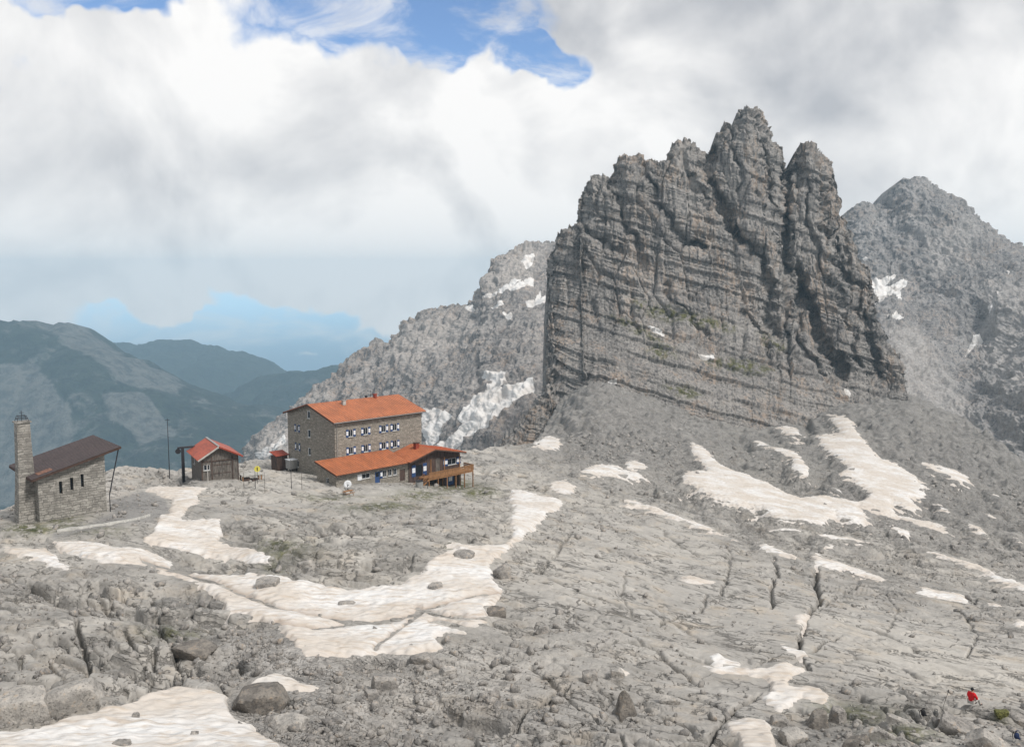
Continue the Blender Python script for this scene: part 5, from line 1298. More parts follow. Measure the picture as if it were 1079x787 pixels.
# openings cut now, so that no helper object stays in the scene
cme = cut.build('cutter', M['steel'])
bl.operation = 'UNION' if False else 'DIFFERENCE'; bl.object = cme; bl.solver = 'EXACT'; bl.use_self = True
dg = bpy.context.evaluated_depsgraph_get(); nm_ = bpy.data.meshes.new_from_object(tw.evaluated_get(dg)); tw.modifiers.clear(); tw.data = nm_
bpy.data.objects.remove(cme)
m = MB(); m.bar((tx, ty, 11.55), (tx, ty, 11.35), 0.05, 0.14, 10); m.bar((tx, ty, 11.35), (tx, ty, 10.95), 0.14, 0.24, 10); m.build('bell', M['steel'], tw)
m = MB(); m.box(tx - 0.98, tx + 0.98, ty - 0.98, ty + 0.98, 12.902, 13.05); m.build('cap', M['chapel_stone'], tw)
m = MB()
for sx in (-1, 1):
    for sy in (-1, 1): m.bar((tx + sx * 0.7, ty + sy * 0.7, 13.05), (tx + sx * 0.5, ty + sy * 0.5, 13.75), 0.035)
for z, h in ((13.4, 0.62), (13.75, 0.5)):
    m.bar((tx - h, ty - h, z), (tx + h, ty - h, z), 0.03); m.bar((tx - h, ty + h, z), (tx + h, ty + h, z), 0.045); m.bar((tx - h, ty - h, z), (tx - h, ty + h, z), 0.045); m.bar((tx + h, ty - h, z), (tx + h, ty + h, z), 0.045)
m.bar((tx, ty, 13.05), (tx, ty, 14.5), 0.035); m.bar((tx - 0.28, ty, 14.2), (tx + 0.28, ty, 14.2), 0.03); m.build('iron_cage', M['steel'], tw)

# ------------------------------------------------------------------ cableway hut
SK = at(213, 507, 149.8); SK.z = -34.0
sphi = math.atan2(6, 10)
sh = empty('cableway_shed', SK, sphi, 'small weathered plank hut with a bright red gable roof and a cable frame', 'shed')
sw_, sl_ = 6.4, 9.5
stop = (lambda s: 3.7 + 1.75 * (1 - abs(s - 2.9) / 2.9) if s < 2.9 else 3.7 + 1.75 * (1 - (s - 2.9) / 3.5), [2.9])
mb = MB()
wall_sheet(mb, (0, 0, 0), HX, sw_, -3, stop, 0.12, [(1.9, 5.2, 0.05, 2.7), (0.35, 1.4, 1.3, 2.3)], HN)
wall_sheet(mb, (0, 0, 0), HY, sl_, -3, lambda s: 3.7, 0.12, [(6, 7.2, 1.4, 2.4)], -HX)
wall_sheet(mb, (sw_, 0, 0), HY, sl_, -3, lambda s: 3.7, 0.12, [], HX)
wall_sheet(mb, (0, sl_, 0), HX, sw_, -3, stop, 0.12, [], HY)
mb.build('wall', M['wood_grey'], sh)
for x0, x1 in ((1.92, 3.53), (3.57, 5.18)):
    m = MB(); m.box(x0, x1, 0.03, 0.09, 0.05, 2.68); d_ = m.build('door', M['wood_grey'], sh)
    m = MB(); m.box(x0 + 0.1, x1 - 0.1, -0.01, 0.028, 0.5, 0.64); m.box(x0 + 0.1, x1 - 0.1, -0.01, 0.028, 2.0, 2.14); m.build('batten', M['wood_dark'], d_)
    m = MB(); m.box((x1 - 0.25) if x0 < 3 else x0 + 0.2, (x1 - 0.2) if x0 < 3 else x0 + 0.25, -0.05, 0.028, 1.2, 1.45); m.build('handle', M['steel'], d_)
window(sh, (0.875, 0, 1.8), HX, HN, 1.05, 1.0, False)
window(sh, (0, 6.6, 1.9), HY, -HX, 1.2, 1.0, False)
m = MB()
for x in (0.06, sw_ - 0.06, 1.75, 5.35): m.box(x - 0.09, x + 0.09, -0.08, -0.002, -1, 3.65)
m.box(0.15, sw_ - 0.15, -0.10, -0.004, 2.8, 2.98); m.build('frame_post', M['wood_dark'], sh)
for nm, q in (('left', [(-0.75, -0.9, 3.26), (2.9, -0.9, 5.5), (2.9, sl_ + 0.5, 5.5), (-0.75, sl_ + 0.5, 3.26)]), ('right', [(2.9, -0.9, 5.5), (7.1, -0.9, 3.4), (7.1, sl_ + 0.5, 3.4), (2.9, sl_ + 0.5, 5.5)])):
    mb = MB(); roof_plane(mb, *q, th=0.09); o = mb.build('roof', M['roof_red'], sh)
    m = MB(); a_, b_ = Vector(q[0]), Vector(q[1]); ax = (b_ - a_).normalized()
    oriented_box(m, (a_ + b_) / 2 + Vector((0, -0.04, 0.0)), ax, HY, ax.cross(HY), (b_ - a_).length, 0.07, 0.26); m.build('barge_board', M['concrete'] if nm == 'left' else M['rust'], o)
m = MB(); m.box(2.72, 3.08, -0.95, sl_ + 0.5, 5.58, 5.68); m.build('ridge_cap', M['grey_metal'], sh)
# black frame holding the cable wheel, behind the left eave
q = world(sh, (-1.5, 9.5, 0)); 
fr = empty('cable_gantry', (q.x, q.y, gz(q.x, q.y)), sphi, 'black steel gantry post with a beam reaching to the red roof', 'gantry')
gz_ = fr.location.z
m = MB(); m.box(-0.25, 0.25, -0.25, 0.25, -1.5, 4.0 + (-34.0 - gz_)); m.build('post', M['steel'], fr)
m = MB(); m.box(-0.9, 2.2, -0.22, 0.22, 4.002 + (-34.0 - gz_), 4.3 + (-34.0 - gz_)); m.build('beam', M['steel'], fr)
m = MB(); m.bar((-0.8, -0.05, 3.5 + (-34.0 - gz_)), (-0.8, 0.05, 3.5 + (-34.0 - gz_)), 0.5, n=16); m.build('cable_wheel', M['steel'], fr)

def pole(px, ytop, ybase, Y, r, label, arm=False, name='pole', mat='steel', cat='pole'):
    p = at(px, ybase, Y); g = gz(p.x, p.y); t = at(px, ytop, Y)
    m = MB(); m.bar((0, 0, -0.5), (0, 0, t.z - g), r * 1.3, r * 0.7, 8)
    if arm: m.bar((-0.4, 0, t.z - g - 0.3), (0.4, 0, t.z - g - 0.3), r * 0.7)
    o = m.build(name, M[mat], None); o.location = (p.x, p.y, g)
    return tag(o, label, cat)
pole(178, 441, 484, 160, 0.07, 'thin tall mast on the rim between chapel and cableway hut', True)
pole(307, 484, 512, 150, 0.05, 'thin dark post before the dark gable of the mountain hut')
pole(269, 495, 510, 146, 0.045, 'thin post under the yellow round sign')
for i, (px, l) in enumerate([(279, 'slim fence stake just right of the yellow sign'), (257, 'slim fence stake close to the right wall of the cableway hut'), (318, 'slim stake nearest the low wing of the mountain hut')]):
    pole(px, 498, 511, 145 + i, 0.04, l, name='fence_stake', cat='stake', mat='wood_grey')
pole(219, 489, 503, 145, 0.06, 'pale wooden marker post at the left of the shed doors', name='marker_post', mat='pale_cloth', cat='post')
p = at(271, 494, 146); r = empty('round_sign', (p.x, p.y, p.z), 0.4, 'round yellow sign with a dark stroke, right of the cableway hut', 'sign')
m = MB(); m.bar((0, -0.04, 0), (0, 0.04, 0), 0.52, n=20); o = m.build('sign_plate', M['yellow'], r)
m = MB(); m.box(-0.08, 0.08, -0.06, -0.042, -0.3, 0.3); m.build('mark', M['black'], o)
m = MB(); m.bar((0, 0.06, -2.6), (0, 0.06, 0.3), 0.04); m.build('post', M['steel'], r)
# rusty lean-to box at the hut's back left, and stacked material right of the shed
q = world(hut, (-1.6, 19.5, 0)); r = empty('rust_red_lean_to', (q.x, q.y, -38.4), PHI, 'low rust red lean-to roof behind the left corner of the mountain hut', 'lean-to')
m = MB(); m.box(-1.3, 1.3, -1.2, 1.2, -1, 2.2); m.build('wall', M['wood_dark'], r)
m = MB(); m.prism([(-1.6, -1.5, 2.25), (1.6, -1.5, 2.25), (1.6, 1.5, 2.9), (-1.6, 1.5, 2.9)], (0, 0, 0.1)); m.build('roof', M['rust'], r)
q = world(sh, (9.3, 3.0, 0)); r = empty('material_store', (q.x, q.y, gz(q.x, q.y)), sphi, 'low open store with a pale flat lid, just right of the cableway hut', 'store')
m = MB(); m.box(-1.9, 1.9, -1.1, 1.1, 1.5, 1.68); m.build('roof', M['concrete'], r)
for x in (-1.7, 1.7):
    for y in (-0.9, 0.9): m = MB(); m.box(x - 0.1, x + 0.1, y - 0.1, y + 0.1, -0.8, 1.499); m.build('post', M['wood'], r)
m = MB(); m.box(-1.4, -0.2, -0.7, 0.6, -0.3, 1.0); m.box(0.1, 1.3, -0.8, 0.5, -0.3, 0.7); m.build('crate', M['wood_dark'], r)
q = world(sh, (2.0, 13, 0))

# stone kerb of the terrace below the chapel
kp = [(60,561),(80,558),(100,555),(120,552),(138,549),(152,545.5),(158,543.5)]
def strip(name, pts_px, w, h, mat, label, cat, kind=None, lift=0.0):
    C_ = []
    for i in range(len(pts_px) - 1):
        for t in np.linspace(0, 1, 7)[:-1]:
            px = pts_px[i][0] * (1 - t) + pts_px[i + 1][0] * t; py = pts_px[i][1] * (1 - t) + pts_px[i + 1][1] * t
            q = hit(px, py, 80, 160); C_.append(q)
    for k in range(4):
        C_ = [C_[0]] + [(C_[i - 1] + C_[i] * 2 + C_[i + 1]) / 4 for i in range(1, len(C_) - 1)] + [C_[-1]]
    Vv = []
    for i, c in enumerate(C_):
        d = (C_[min(i + 1, len(C_) - 1)] - C_[max(i - 1, 0)]); d.z = 0; d.normalize(); n = Vector((-d.y, d.x, 0)) * w / 2
        for s, z in ((-1, -0.6), (-1, h), (1, h), (1, -0.6)): Vv.append((c.x + n.x * s, c.y + n.y * s, c.z + z + lift))
    Fv = []
    for i in range(len(C_) - 1):
        for k in range(4): Fv.append((i * 4 + k, i * 4 + (k + 1) % 4, (i + 1) * 4 + (k + 1) % 4, (i + 1) * 4 + k))
    o = mesh_np(name, np.array(Vv), np.array(Fv), mat, False)
    return tag(o, label, cat, None, kind)
strip('stone_kerb', kp, 0.45, 0.28, M['concrete'], 'pale curved stone kerb along the gravel terrace before the chapel', 'kerb')
# ------------------------------------------------------------------ boulders
def boulder_mesh(seed, sx, sy, sz, facets=14, sub=4, point=0.0):
    bm = bmesh.new(); bmesh.ops.create_icosphere(bm, subdivisions=sub, radius=1.0)
    rs = np.random.RandomState(seed)
    ax = np.array([[1, 0, 0], [-1, 0, 0], [0, 1, 0], [0, -1, 0], [0, 0, 1], [0, 0, -1]], float)
    n = np.concatenate([ax + rs.normal(size=(6, 3)) * 0.22, rs.normal(size=(max(2, facets - 7), 3))]); n /= np.linalg.norm(n, axis=1)[:, None]
    d = np.concatenate([rs.uniform(0.60, 0.74, 6), rs.uniform(0.70, 0.95, len(n) - 6)])
    co = np.array([v.co[:] for v in bm.verts]); co /= np.linalg.norm(co, axis=1)[:, None]
    dots = co @ n.T
    r = np.where(dots > 0.05, d[None] / np.maximum(dots, 0.05), 9).min(1); r = np.minimum(r, 1.0)
    co = co * r[:, None] * np.array([sx, sy, sz])
    m = max(sx, sy, sz)
    k = co / m
    co += (0.06 * m * fbm3(k[:, 0] * 2.2, k[:, 1] * 2.2, k[:, 2] * 2.2, 3, seed))[:, None] * (co / (np.linalg.norm(co, axis=1)[:, None] + 1e-6))
    co += (0.035 * m * fbm3(k[:, 0] * 8, k[:, 1] * 8, k[:, 2] * 8, 3, seed + 2))[:, None] * (co / (np.linalg.norm(co, axis=1)[:, None] + 1e-6))
    if point:
        t = np.clip((co[:, 2] / sz + 1) / 2, 0, 1); f = 1 - point * t ** 1.2
        co[:, 0] = co[:, 0] * f - 0.35 * sx * t * point; co[:, 1] *= f
    for v, c in zip(bm.verts, co): v.co = c
    me = bpy.data.meshes.new('boulder'); bm.to_mesh(me); bm.free()
    me.polygons.foreach_set('use_smooth', np.ones(len(me.polygons), bool))
    try: me.set_sharp_from_angle(angle=math.radians(32))
    except Exception: pass
    return me

def boulder(px, py, wpx, hpx, label, seed, mat='boulder', name='boulder', rz=0.0, point=0.0, yk=0.8, tilt=0.0, facets=14):
    """px, py = foot centre of the rock in the photo"""
    p = hit(px, py)
    dep = p.y * CP - p.z * SP
    w = wpx / FPX * dep / 2; h = hpx / FPX * dep / 2
    me = boulder_mesh(seed, w * 1.3, w * yk * 1.2, h * 1.5, facets, 4, point)
    me.materials.append(M[mat])
    o = bpy.data.objects.new(name, me); COL.objects.link(o)
    a = w * yk * 0.6
    X0_, Y0_ = p.x * (1 + a / p.y), p.y + a; zs_ = sorted(gz(X0_ + dx_ * w, Y0_ + dy_ * a) for dx_ in (-0.8, 0, 0.8) for dy_ in (-1, 0, 1))
    o.location = (X0_, Y0_, 0.5 * (zs_[1] + zs_[3]) + h * 0.55)
    o.rotation_euler = (0, tilt, rz)
    return tag(o, label, 'boulder' if name == 'boulder' else name.replace('_', ' '), 'boulders lying on the limestone')
B_ = [
 (661,756,28,32,'pointed upright boulder standing alone on the pavement',3,'boulder_brown',0.3,0.75,0.7,0,10),
 (276,752,56,30,'dark rounded boulder at the tip of the bottom left snow',5,'boulder_brown',0.2,0,0.8,0.05,16),
 (303,770,42,20,'pale low boulder just in front of the dark rounded one',8,'boulder_pale',0,0,0.8,0,14),
 (407,728,34,20,'dark boulder on the scree under the snow field',11,'boulder',0.4,0.3,0.8,0,14),
 (905,789,40,32,'big dark wedge of rock at the bottom edge',14,'boulder_brown',0.5,0.45,0.8,0.1,10),
 (862,766,22,18,'square dark block left of the big wedge',17,'boulder_brown',0.2,0,0.9,0,10),
 (883,762,18,20,'small tall block touching the big dark wedge',19,'boulder',0.7,0.2,0.9,0,10),
 (843,700,12,8,'small stone beside the deep crack',21,'boulder',0.1,0,0.9,0,12),
 (548,745,18,12,'small grey boulder near the bottom middle',23,'boulder_pale',0.1,0,0.9,0,12),
 (577,761,14,11,'small dark angular stone near the bottom middle',25,'boulder_brown',0.6,0.3,0.9,0,9),
 (622,718,18,12,'rounded stone left of the snow scrap on the pavement',27,'boulder',0.1,0,0.9,0,14),
 (650,714,15,12,'rounded stone touching the snow scrap on the pavement',29,'boulder_pale',0.1,0,0.9,0,14),
 (283,621,26,14,'grey rock poking out of the snow field, upper one',31,'boulder',0.1,0,0.9,0,14),
 (364,641,18,8,'flat rock lying in the snow field',33,'boulder',0.1,0,0.8,0,14),
 (143,758,9,11,'small upright stone in the bottom left snow',35,'boulder',0.1,0.2,0.9,0,10),
 (128,790,20,12,'stone cut by the bottom edge in the left snow',37,'boulder',0.1,0,0.9,0,12),
 (572,668,14,10,'stone at the snow field outlet on the pavement',39,'boulder',0.1,0,0.9,0,12),
 (532,580,0,0,'',0,'boulder',0,0,0,0,0),
 (523,650,22,14,'block beside the right lip of the snow field',43,'boulder_brown',0.3,0,0.9,0,11),
 (530,610,18,16,'dark block on the right rim of the snow field',45,'boulder',0.3,0,0.9,0,11),
 (205,694,44,16,'long low brown block in the rubble',57,'boulder_brown',-0.1,0,0.7,0.08,11),
 (322,596,20,12,'pale rock in the dark turf hollow below the mound',69,'boulder_pale',0.1,0,0.8,0,14),
 (488,590,24,10,'low block at the right foot of the mound',71,'boulder',0.1,0,0.8,0,12),
 (460,622,16,9,'stone in the rocks right above the snow field bay',75,'boulder',0.2,0,0.8,0,12),
 (835,787,30,16,'flat pale stone between the bottom snow patch and the square dark block',101,'boulder_pale',0.4,0,0.8,0.1,9),
 (930,778,34,14,'long low slab right of the big dark wedge',103,'boulder_pale',-0.4,0,0.5,0.25,8),
 (958,786,30,13,'tilted slab between the dark wedge and the black rucksack',105,'boulder',-0.5,0,0.5,0.3,8),
 (946,762,24,9,'thin slab above the tilted slab, left of the black rucksack',107,'boulder_pale',-0.5,0,0.5,0.25,8),
 (820,765,18,12,'grey stone above the right edge of the bottom snow patch',109,'boulder',0.2,0,0.8,0,9),
 (445,700,26,12,'flat dark stone under the middle of the snow field',111,'boulder',0.1,0,0.7,0,9),
 (472,712,18,10,'pale stone right of the flat dark one',113,'boulder_pale',0.4,0,0.8,0,9),
 (392,738,16,9,'small stone below the dark boulder on the scree',115,'boulder',0.4,0,0.8,0,9),
 (705,742,24,9,'thin half buried slab right of the pointed boulder',125,'boulder_pale',-0.3,0,0.6,0.1,8),
 (22,757,72,34,'wide low outcrop block at the left edge above the bottom left snow',47,'boulder_pale',0.1,0,0.6,0.0,8),
 (80,747,58,36,'squared outcrop block between the low left one and the snow',51,'boulder_pale',0.25,0,0.7,0,8),
]
bcount = 0
for (px, py, w, h, lab, sd, mt, rz, pt, yk, tl, fc) in B_:
    if w == 0: continue
    boulder(px, py, w, h, lab, sd, mt, 'boulder', rz, pt, yk, tl, fc); bcount += 1

# loose stones: many small angular pieces on the rubble, one mesh
def rubble(n, seed, name='rubble'):
    rs = np.random.RandomState(seed)
    tmpl = []
    for k in range(8):
        bm = bmesh.new(); bmesh.ops.create_icosphere(bm, subdivisions=1, radius=1.0)
        c = np.array([v.co[:] for v in bm.verts]); c *= rs.uniform(0.6, 1.15, (len(c), 1)); f = np.array([[v.index for v in fc.verts] for fc in bm.faces]); bm.free(); tmpl.append((c, f))
    # candidates uniformly over the photo's ground, weighted by rubble share
    Vs = []; Fs = []; off = 0; made = 0
    while made < n:
        i = rs.randint(69, 1240); j = rs.randint(40, NC - 40)
        y = float(Y2[i, j])
        w = (float(SCR[i, j]) * 0.9 + float(BLK[i, j]) * 0.15 + 0.03) * (1 - 0.85 * min(1.0, float(SLB[i, j])))
        if INS[i, j] > 0.05: w *= 0.04
        if rs.rand() > w or y > 330 or over[i, j] > 0: continue
        if PY[i, j] > 800 or PY[i, j] < 440: continue
        s = 0.07 * (1 + rs.pareto(2.2)) * (0.8 + y / 130); s = min(s, 0.32 + y / 300)
        c, f = tmpl[rs.randint(8)]
        R_ = np.array(Matrix.Rotation(rs.rand() * 6.28, 3, Vector(rs.normal(size=3))))
        cc = (c * np.array([1, 0.8, 0.62]) * s) @ R_.T + np.array([X2[i, j], y, Zr[i, j] + 0.25 * s])
        Vs.append(cc); Fs.append(f + off); off += len(c); made += 1
    o = mesh_np(name, np.concatenate(Vs), np.concatenate(Fs), M['boulder'], False)
    return tag(o, 'loose angular stones scattered over the scree and ledges', None, None, 'stuff')
rubble(9000, 5)

# ------------------------------------------------------------------ person and kit on the rocks, bottom right
def skin(name, verts, edges, radii, mat, parent=None, sub=2, root=0):
    me = bpy.data.meshes.new(name); me.from_pydata(verts, edges, []); me.update()
    o = bpy.data.objects.new(name, me); COL.objects.link(o)
    md = o.modifiers.new('skin', 'SKIN'); md.use_smooth_shade = True
    for i, r in enumerate(radii):
        v = me.skin_vertices[0].data[i]; v.radius = (r, r) if not isinstance(r, tuple) else r; v.use_root = (i == root)
    s = o.modifiers.new('sub', 'SUBSURF'); s.levels = sub; s.render_levels = sub
    dg = bpy.context.evaluated_depsgraph_get(); me2 = bpy.data.meshes.new_from_object(o.evaluated_get(dg)); o.modifiers.clear(); o.data = me2
    me2.materials.clear(); me2.materials.append(mat)
    if parent: o.parent = parent
    return o
pp = hit(1026, 753); PZ = pp.z
# stone the person sits on
def slab_rock(px, py, wpx, hpx, label, seed, rz, mat='boulder', yk=0.6, tilt=0.0):
    return boulder(px, py, wpx, hpx, label, seed, mat, 'boulder', rz, 0, yk, tilt, 8)
slab_rock(1011,773,50,22,'long tilted slab just left of the seated person',81,-0.5,'boulder',0.5,0.35)
slab_rock(1044,789,48,20,'flat pale slab below the seated person',83,-0.5,'boulder_pale',0.5,0.35)
slab_rock(985,792,34,10,'low stone below the black rucksack',85,0.2,'boulder_pale',0.6,0.1)
slab_rock(1076,764,26,11,'grey slab at the right edge behind the blue bag',87,-0.3,'boulder',0.6,0.3)
per = empty('person', (pp.x, pp.y + 0.4, PZ + 0.10), math.radians(-60), 'person in a red jacket sitting on the rocks at the bottom right', 'person'); per.scale = (1.18, 1.18, 1.18)
# local: faces +y; seat height 0.3
J = {'pel': (0, 0, 0.36), 'ab': (0, -0.01, 0.50), 'ch': (0, 0.02, 0.70), 'nk': (0, 0.05, 0.88), 'hd': (0, 0.08, 0.97), 'ht': (0, 0.07, 1.08),
 'hl': (-0.10, 0.03, 0.34), 'kl': (-0.13, 0.46, 0.46), 'al': (-0.13, 0.60, 0.06), 'fl': (-0.13, 0.80, 0.03), 'hr': (0.10, 0.03, 0.34), 'kr': (0.13, 0.48, 0.44), 'ar': (0.14, 0.66, 0.06), 'fr': (0.15, 0.86, 0.03),
 'sl': (-0.19, 0.03, 0.80), 'el': (-0.27, 0.10, 0.54), 'wl': (-0.12, 0.32, 0.52), 'sr': (0.19, 0.03, 0.80), 'er': (0.27, 0.12, 0.55), 'wr': (0.12, 0.34, 0.54)}
def chain(keys, edges, rad, name, mat, parent, root=0):
    idx = {k: i for i, k in enumerate(keys)}
    return skin(name, [J[k] for k in keys], [(idx[a], idx[b]) for a, b in edges], rad, mat, parent, 2, root)
body = chain(['pel', 'ab', 'ch', 'nk', 'hd', 'ht', 'hl', 'kl', 'al', 'fl', 'hr', 'kr', 'ar', 'fr', 'sl', 'el', 'wl', 'sr', 'er', 'wr'],
 [('pel','ab'),('ab','ch'),('ch','nk'),('nk','hd'),('hd','ht'),('pel','hl'),('hl','kl'),('kl','al'),('al','fl'),('pel','hr'),('hr','kr'),('kr','ar'),('ar','fr'),('ch','sl'),('sl','el'),('el','wl'),('ch','sr'),('sr','er'),('er','wr')],
 [0.13,0.12,0.13,0.055,0.085,0.075,0.09,0.06,0.04,0.04,0.09,0.06,0.04,0.04,0.065,0.045,0.03,0.065,0.045,0.03], 'body', M['skin'], per)
jacket = chain(['pel', 'ab', 'ch', 'nk', 'sl', 'el', 'wl', 'sr', 'er', 'wr'], [('pel','ab'),('ab','ch'),('ch','nk'),('ch','sl'),('sl','el'),('el','wl'),('ch','sr'),('sr','er'),('er','wr')],
 [0.155,0.15,0.17,0.075,0.09,0.07,0.05,0.09,0.07,0.05], 'jacket', M['red_cloth'], per)
chain(['pel', 'hl', 'kl', 'al', 'hr', 'kr', 'ar'], [('pel','hl'),('hl','kl'),('kl','al'),('pel','hr'),('hr','kr'),('kr','ar')], [0.14,0.11,0.08,0.06,0.11,0.08,0.06], 'trousers', M['pale_cloth'], per)
for s in ('l', 'r'):
    a_, f_ = J['a' + s], J['f' + s]
    skin('boot', [(a_[0], a_[1] - 0.05, a_[2] - 0.01), (a_[0], a_[1] + 0.06, 0.03), (f_[0], f_[1], 0.03)], [(0, 1), (1, 2)], [0.06, 0.055, 0.045], M['steel'], per, 2)
    w = Vector(J['w' + s]); sg = -1 if s == 'l' else 1
    vs = [tuple(w), tuple(w + Vector((-sg * 0.02, 0.07, -0.01)))]; ed = [(0, 1)]; rd = [0.03, 0.034]
    for k in range(4):
        b_ = w + Vector((-sg * (0.0 + 0.018 * k) + sg * 0.012, 0.10, -0.012)); ln = (0.035, 0.04, 0.037, 0.03)[k]
        vs += [tuple(b_), tuple(b_ + Vector((0, ln, -0.015))), tuple(b_ + Vector((0, ln * 1.5, -0.04)))]; n0 = 2 + 3 * k
        ed += [(1, n0), (n0, n0 + 1), (n0 + 1, n0 + 2)]; rd += [0.010, 0.009, 0.008]
    n0 = len(vs); b_ = w + Vector((-sg * 0.045, 0.05, 0.0)); vs += [tuple(b_), tuple(b_ + Vector((-sg * 0.02, 0.035, -0.01)))]; ed += [(0, n0), (n0, n0 + 1)]; rd += [0.012, 0.009]
    skin('hand', vs, ed, rd, M['skin'], per, 1)
skin('hair', [(0, 0.035, 0.98), (0, 0.035, 1.07), (0, 0.07, 1.11), (0, 0.11, 1.12)], [(0, 1), (1, 2), (2, 3)], [0.085, 0.098, 0.085, 0.05], M['black'], per, 2)
m = MB(); 
for sx in (-0.032, 0.032): m.bar((sx, 0.155, 1.035), (sx, 0.163, 1.035), 0.011, n=8)
m.build('eye', M['black'], per)
skin('nose', [(0, 0.155, 1.03), (0, 0.178, 1.00)], [(0, 1)], [0.010, 0.014], M['skin'], per, 1)

def rucksack(px, py, label, mat, s=1.0, rz=0.0, poles=False):
    p = hit(px, py); r = empty('rucksack', (p.x, p.y - 0.1, p.z + 0.04), rz, label, 'rucksack', 'rucksacks left by the seated person')
    b = skin('bag_body', [(0, 0, 0.16 * s), (0, 0.02, 0.36 * s), (0, 0.0, 0.56 * s)], [(0, 1), (1, 2)], [(0.17 * s, 0.13 * s), (0.19 * s, 0.14 * s), (0.13 * s, 0.11 * s)], M[mat], r, 2)
    skin('lid', [(0, 0, 0.62 * s), (0, 0.03, 0.68 * s)], [(0, 1)], [(0.15 * s, 0.13 * s), (0.12 * s, 0.10 * s)], M[mat], r, 2)
    skin('front_pocket', [(0, -0.14 * s, 0.20 * s), (0, -0.15 * s, 0.36 * s)], [(0, 1)], [0.09 * s, 0.08 * s], M[mat], r, 2)
    for sx in (-0.09, 0.09):
        m = MB(); m.bar((sx * s, 0.12 * s, 0.55 * s), (sx * s, 0.22 * s, 0.38 * s), 0.02); m.bar((sx * s, 0.22 * s, 0.38 * s), (sx * s, 0.15 * s, 0.12 * s), 0.02); m.build('strap', M['steel'], r)
    return r
rucksack(972, 757, 'black rucksack lying left of the long tilted slab', 'black', 1.0, 0.6)
rucksack(985, 757, 'grey rucksack leaning on the long tilted slab', 'grey_cloth', 0.95, -0.5)
rucksack(1070, 781, 'navy blue rucksack with a white strap at the right edge', 'navy_cloth', 1.0, 0.4)
p = hit(998, 752)
r = empty('trekking_pole', (p.x, p.y, p.z), 0, 'black trekking pole leaning on the grey rucksack', 'trekking pole')
m = MB(); m.bar((-0.25, 0.1, 0.0), (0.12, 0.25, 1.0), 0.014, 0.018); m.build('shaft', M['steel'], r)
m = MB(); m.bar((0.12, 0.25, 1.0), (0.17, 0.27, 1.14), 0.026); m.build('grip', M['black'], r)
boulder(1055, 756, 15, 8, 'yellow mossy stone right of the seated person', 91, 'moss', 'boulder', 0.2)
# ------------------------------------------------------------------ sky, sun, haze, camera
SUN_DIR = Vector((0.62, -0.50, 0.95)).normalized()      # towards the sun
w = bpy.data.worlds.new('World'); SC.world = w; w.use_nodes = True
t = w.node_tree; t.nodes.clear()
class WN(NT):
    def __init__(s, tree): s.t = tree
W_ = WN(t)
D = W_.n('ShaderNodeTexCoord').outputs['Generated']
sky = W_.n('ShaderNodeTexSky', sky_type='NISHITA')
sky.sun_disc = False; sky.sun_elevation = math.asin(SUN_DIR.z); sky.sun_rotation = math.atan2(SUN_DIR.x, SUN_DIR.y)
sky.altitude = 2500; sky.dust_density = 0.3; sky.air_density = 1.0; sky.ozone_density = 1.3
# keep the look-up direction just above the horizon so that the haze below it is air, not ground
sp = W_.n('ShaderNodeSeparateXYZ', {0: D})
zc = W_.math('MAXIMUM', sp.outputs[2], 0.06)
W_.l(W_.n('ShaderNodeCombineXYZ', {0: sp.outputs[0], 1: sp.outputs[1], 2: zc}).outputs[0], sky.inputs[0])
blue = W_.mix(1.0, sky.outputs[0], (0.115, 0.125, 0.135), 'MULTIPLY')
def ddir(px, py):
    a, e = ae(px, py); return Vector((float(a), 1, float(e))).normalized()
warp = W_.n('ShaderNodeTexNoise', {'Vector': D, 'Scale': 3.4, 'Detail': 5, 'Roughness': 0.6}).outputs[1]
warpv = W_.n('ShaderNodeVectorMath', {0: warp, 1: (0.5, 0.5, 0.5)}, operation='SUBTRACT').outputs[0]
warpv = W_.n('ShaderNodeVectorMath', {0: warpv, 'Scale': 0.30}, operation='SCALE').outputs[0]
DW = W_.n('ShaderNodeVectorMath', {0: D, 1: warpv}, operation='ADD').outputs[0]
def blob(px, py, rx, ry, soft=1.0, v=None, tilt=0.0):
    """elliptical bank of sky around a direction, radii in degrees"""
    c = ddir(px, py)
    r_ = Vector((c.y, -c.x, 0)).normalized(); u_ = r_.cross(c)
    if tilt:
        ct, st = math.cos(tilt), math.sin(tilt); r2 = r_ * ct + u_ * st; u_ = u_ * ct - r_ * st; r_ = r2
    v = v or DW
    df = W_.n('ShaderNodeVectorMath', {0: v, 1: tuple(c)}, operation='SUBTRACT').outputs[0]
    dx = W_.n('ShaderNodeVectorMath', {0: df, 1: tuple(r_ / math.radians(rx))}, operation='DOT_PRODUCT').outputs['Value']
    dy = W_.n('ShaderNodeVectorMath', {0: df, 1: tuple(u_ / math.radians(ry))}, operation='DOT_PRODUCT').outputs['Value']
    dz = W_.n('ShaderNodeVectorMath', {0: df, 1: tuple(c)}, operation='DOT_PRODUCT').outputs['Value']
    s = W_.math('ADD', W_.math('MULTIPLY', dx, dx), W_.math('MULTIPLY', dy, dy)); s = W_.math('ADD', s, W_.math('MULTIPLY', W_.math('MULTIPLY', dz, dz), 4.0))
    return W_.ramp(s, 1.3 + soft, max(0.0, 0.8 - soft), 0.0, 1.0)
n1 = W_.n('ShaderNodeTexNoise', {'Vector': D, 'Scale': 6.5, 'Detail': 14, 'Roughness': 0.60, 'Distortion': 0.15}).outputs[0]
off = W_.n('ShaderNodeVectorMath', {0: D, 1: tuple(Vector((0.3, 0, 0.8)) * 0.013)}, operation='ADD').outputs[0]
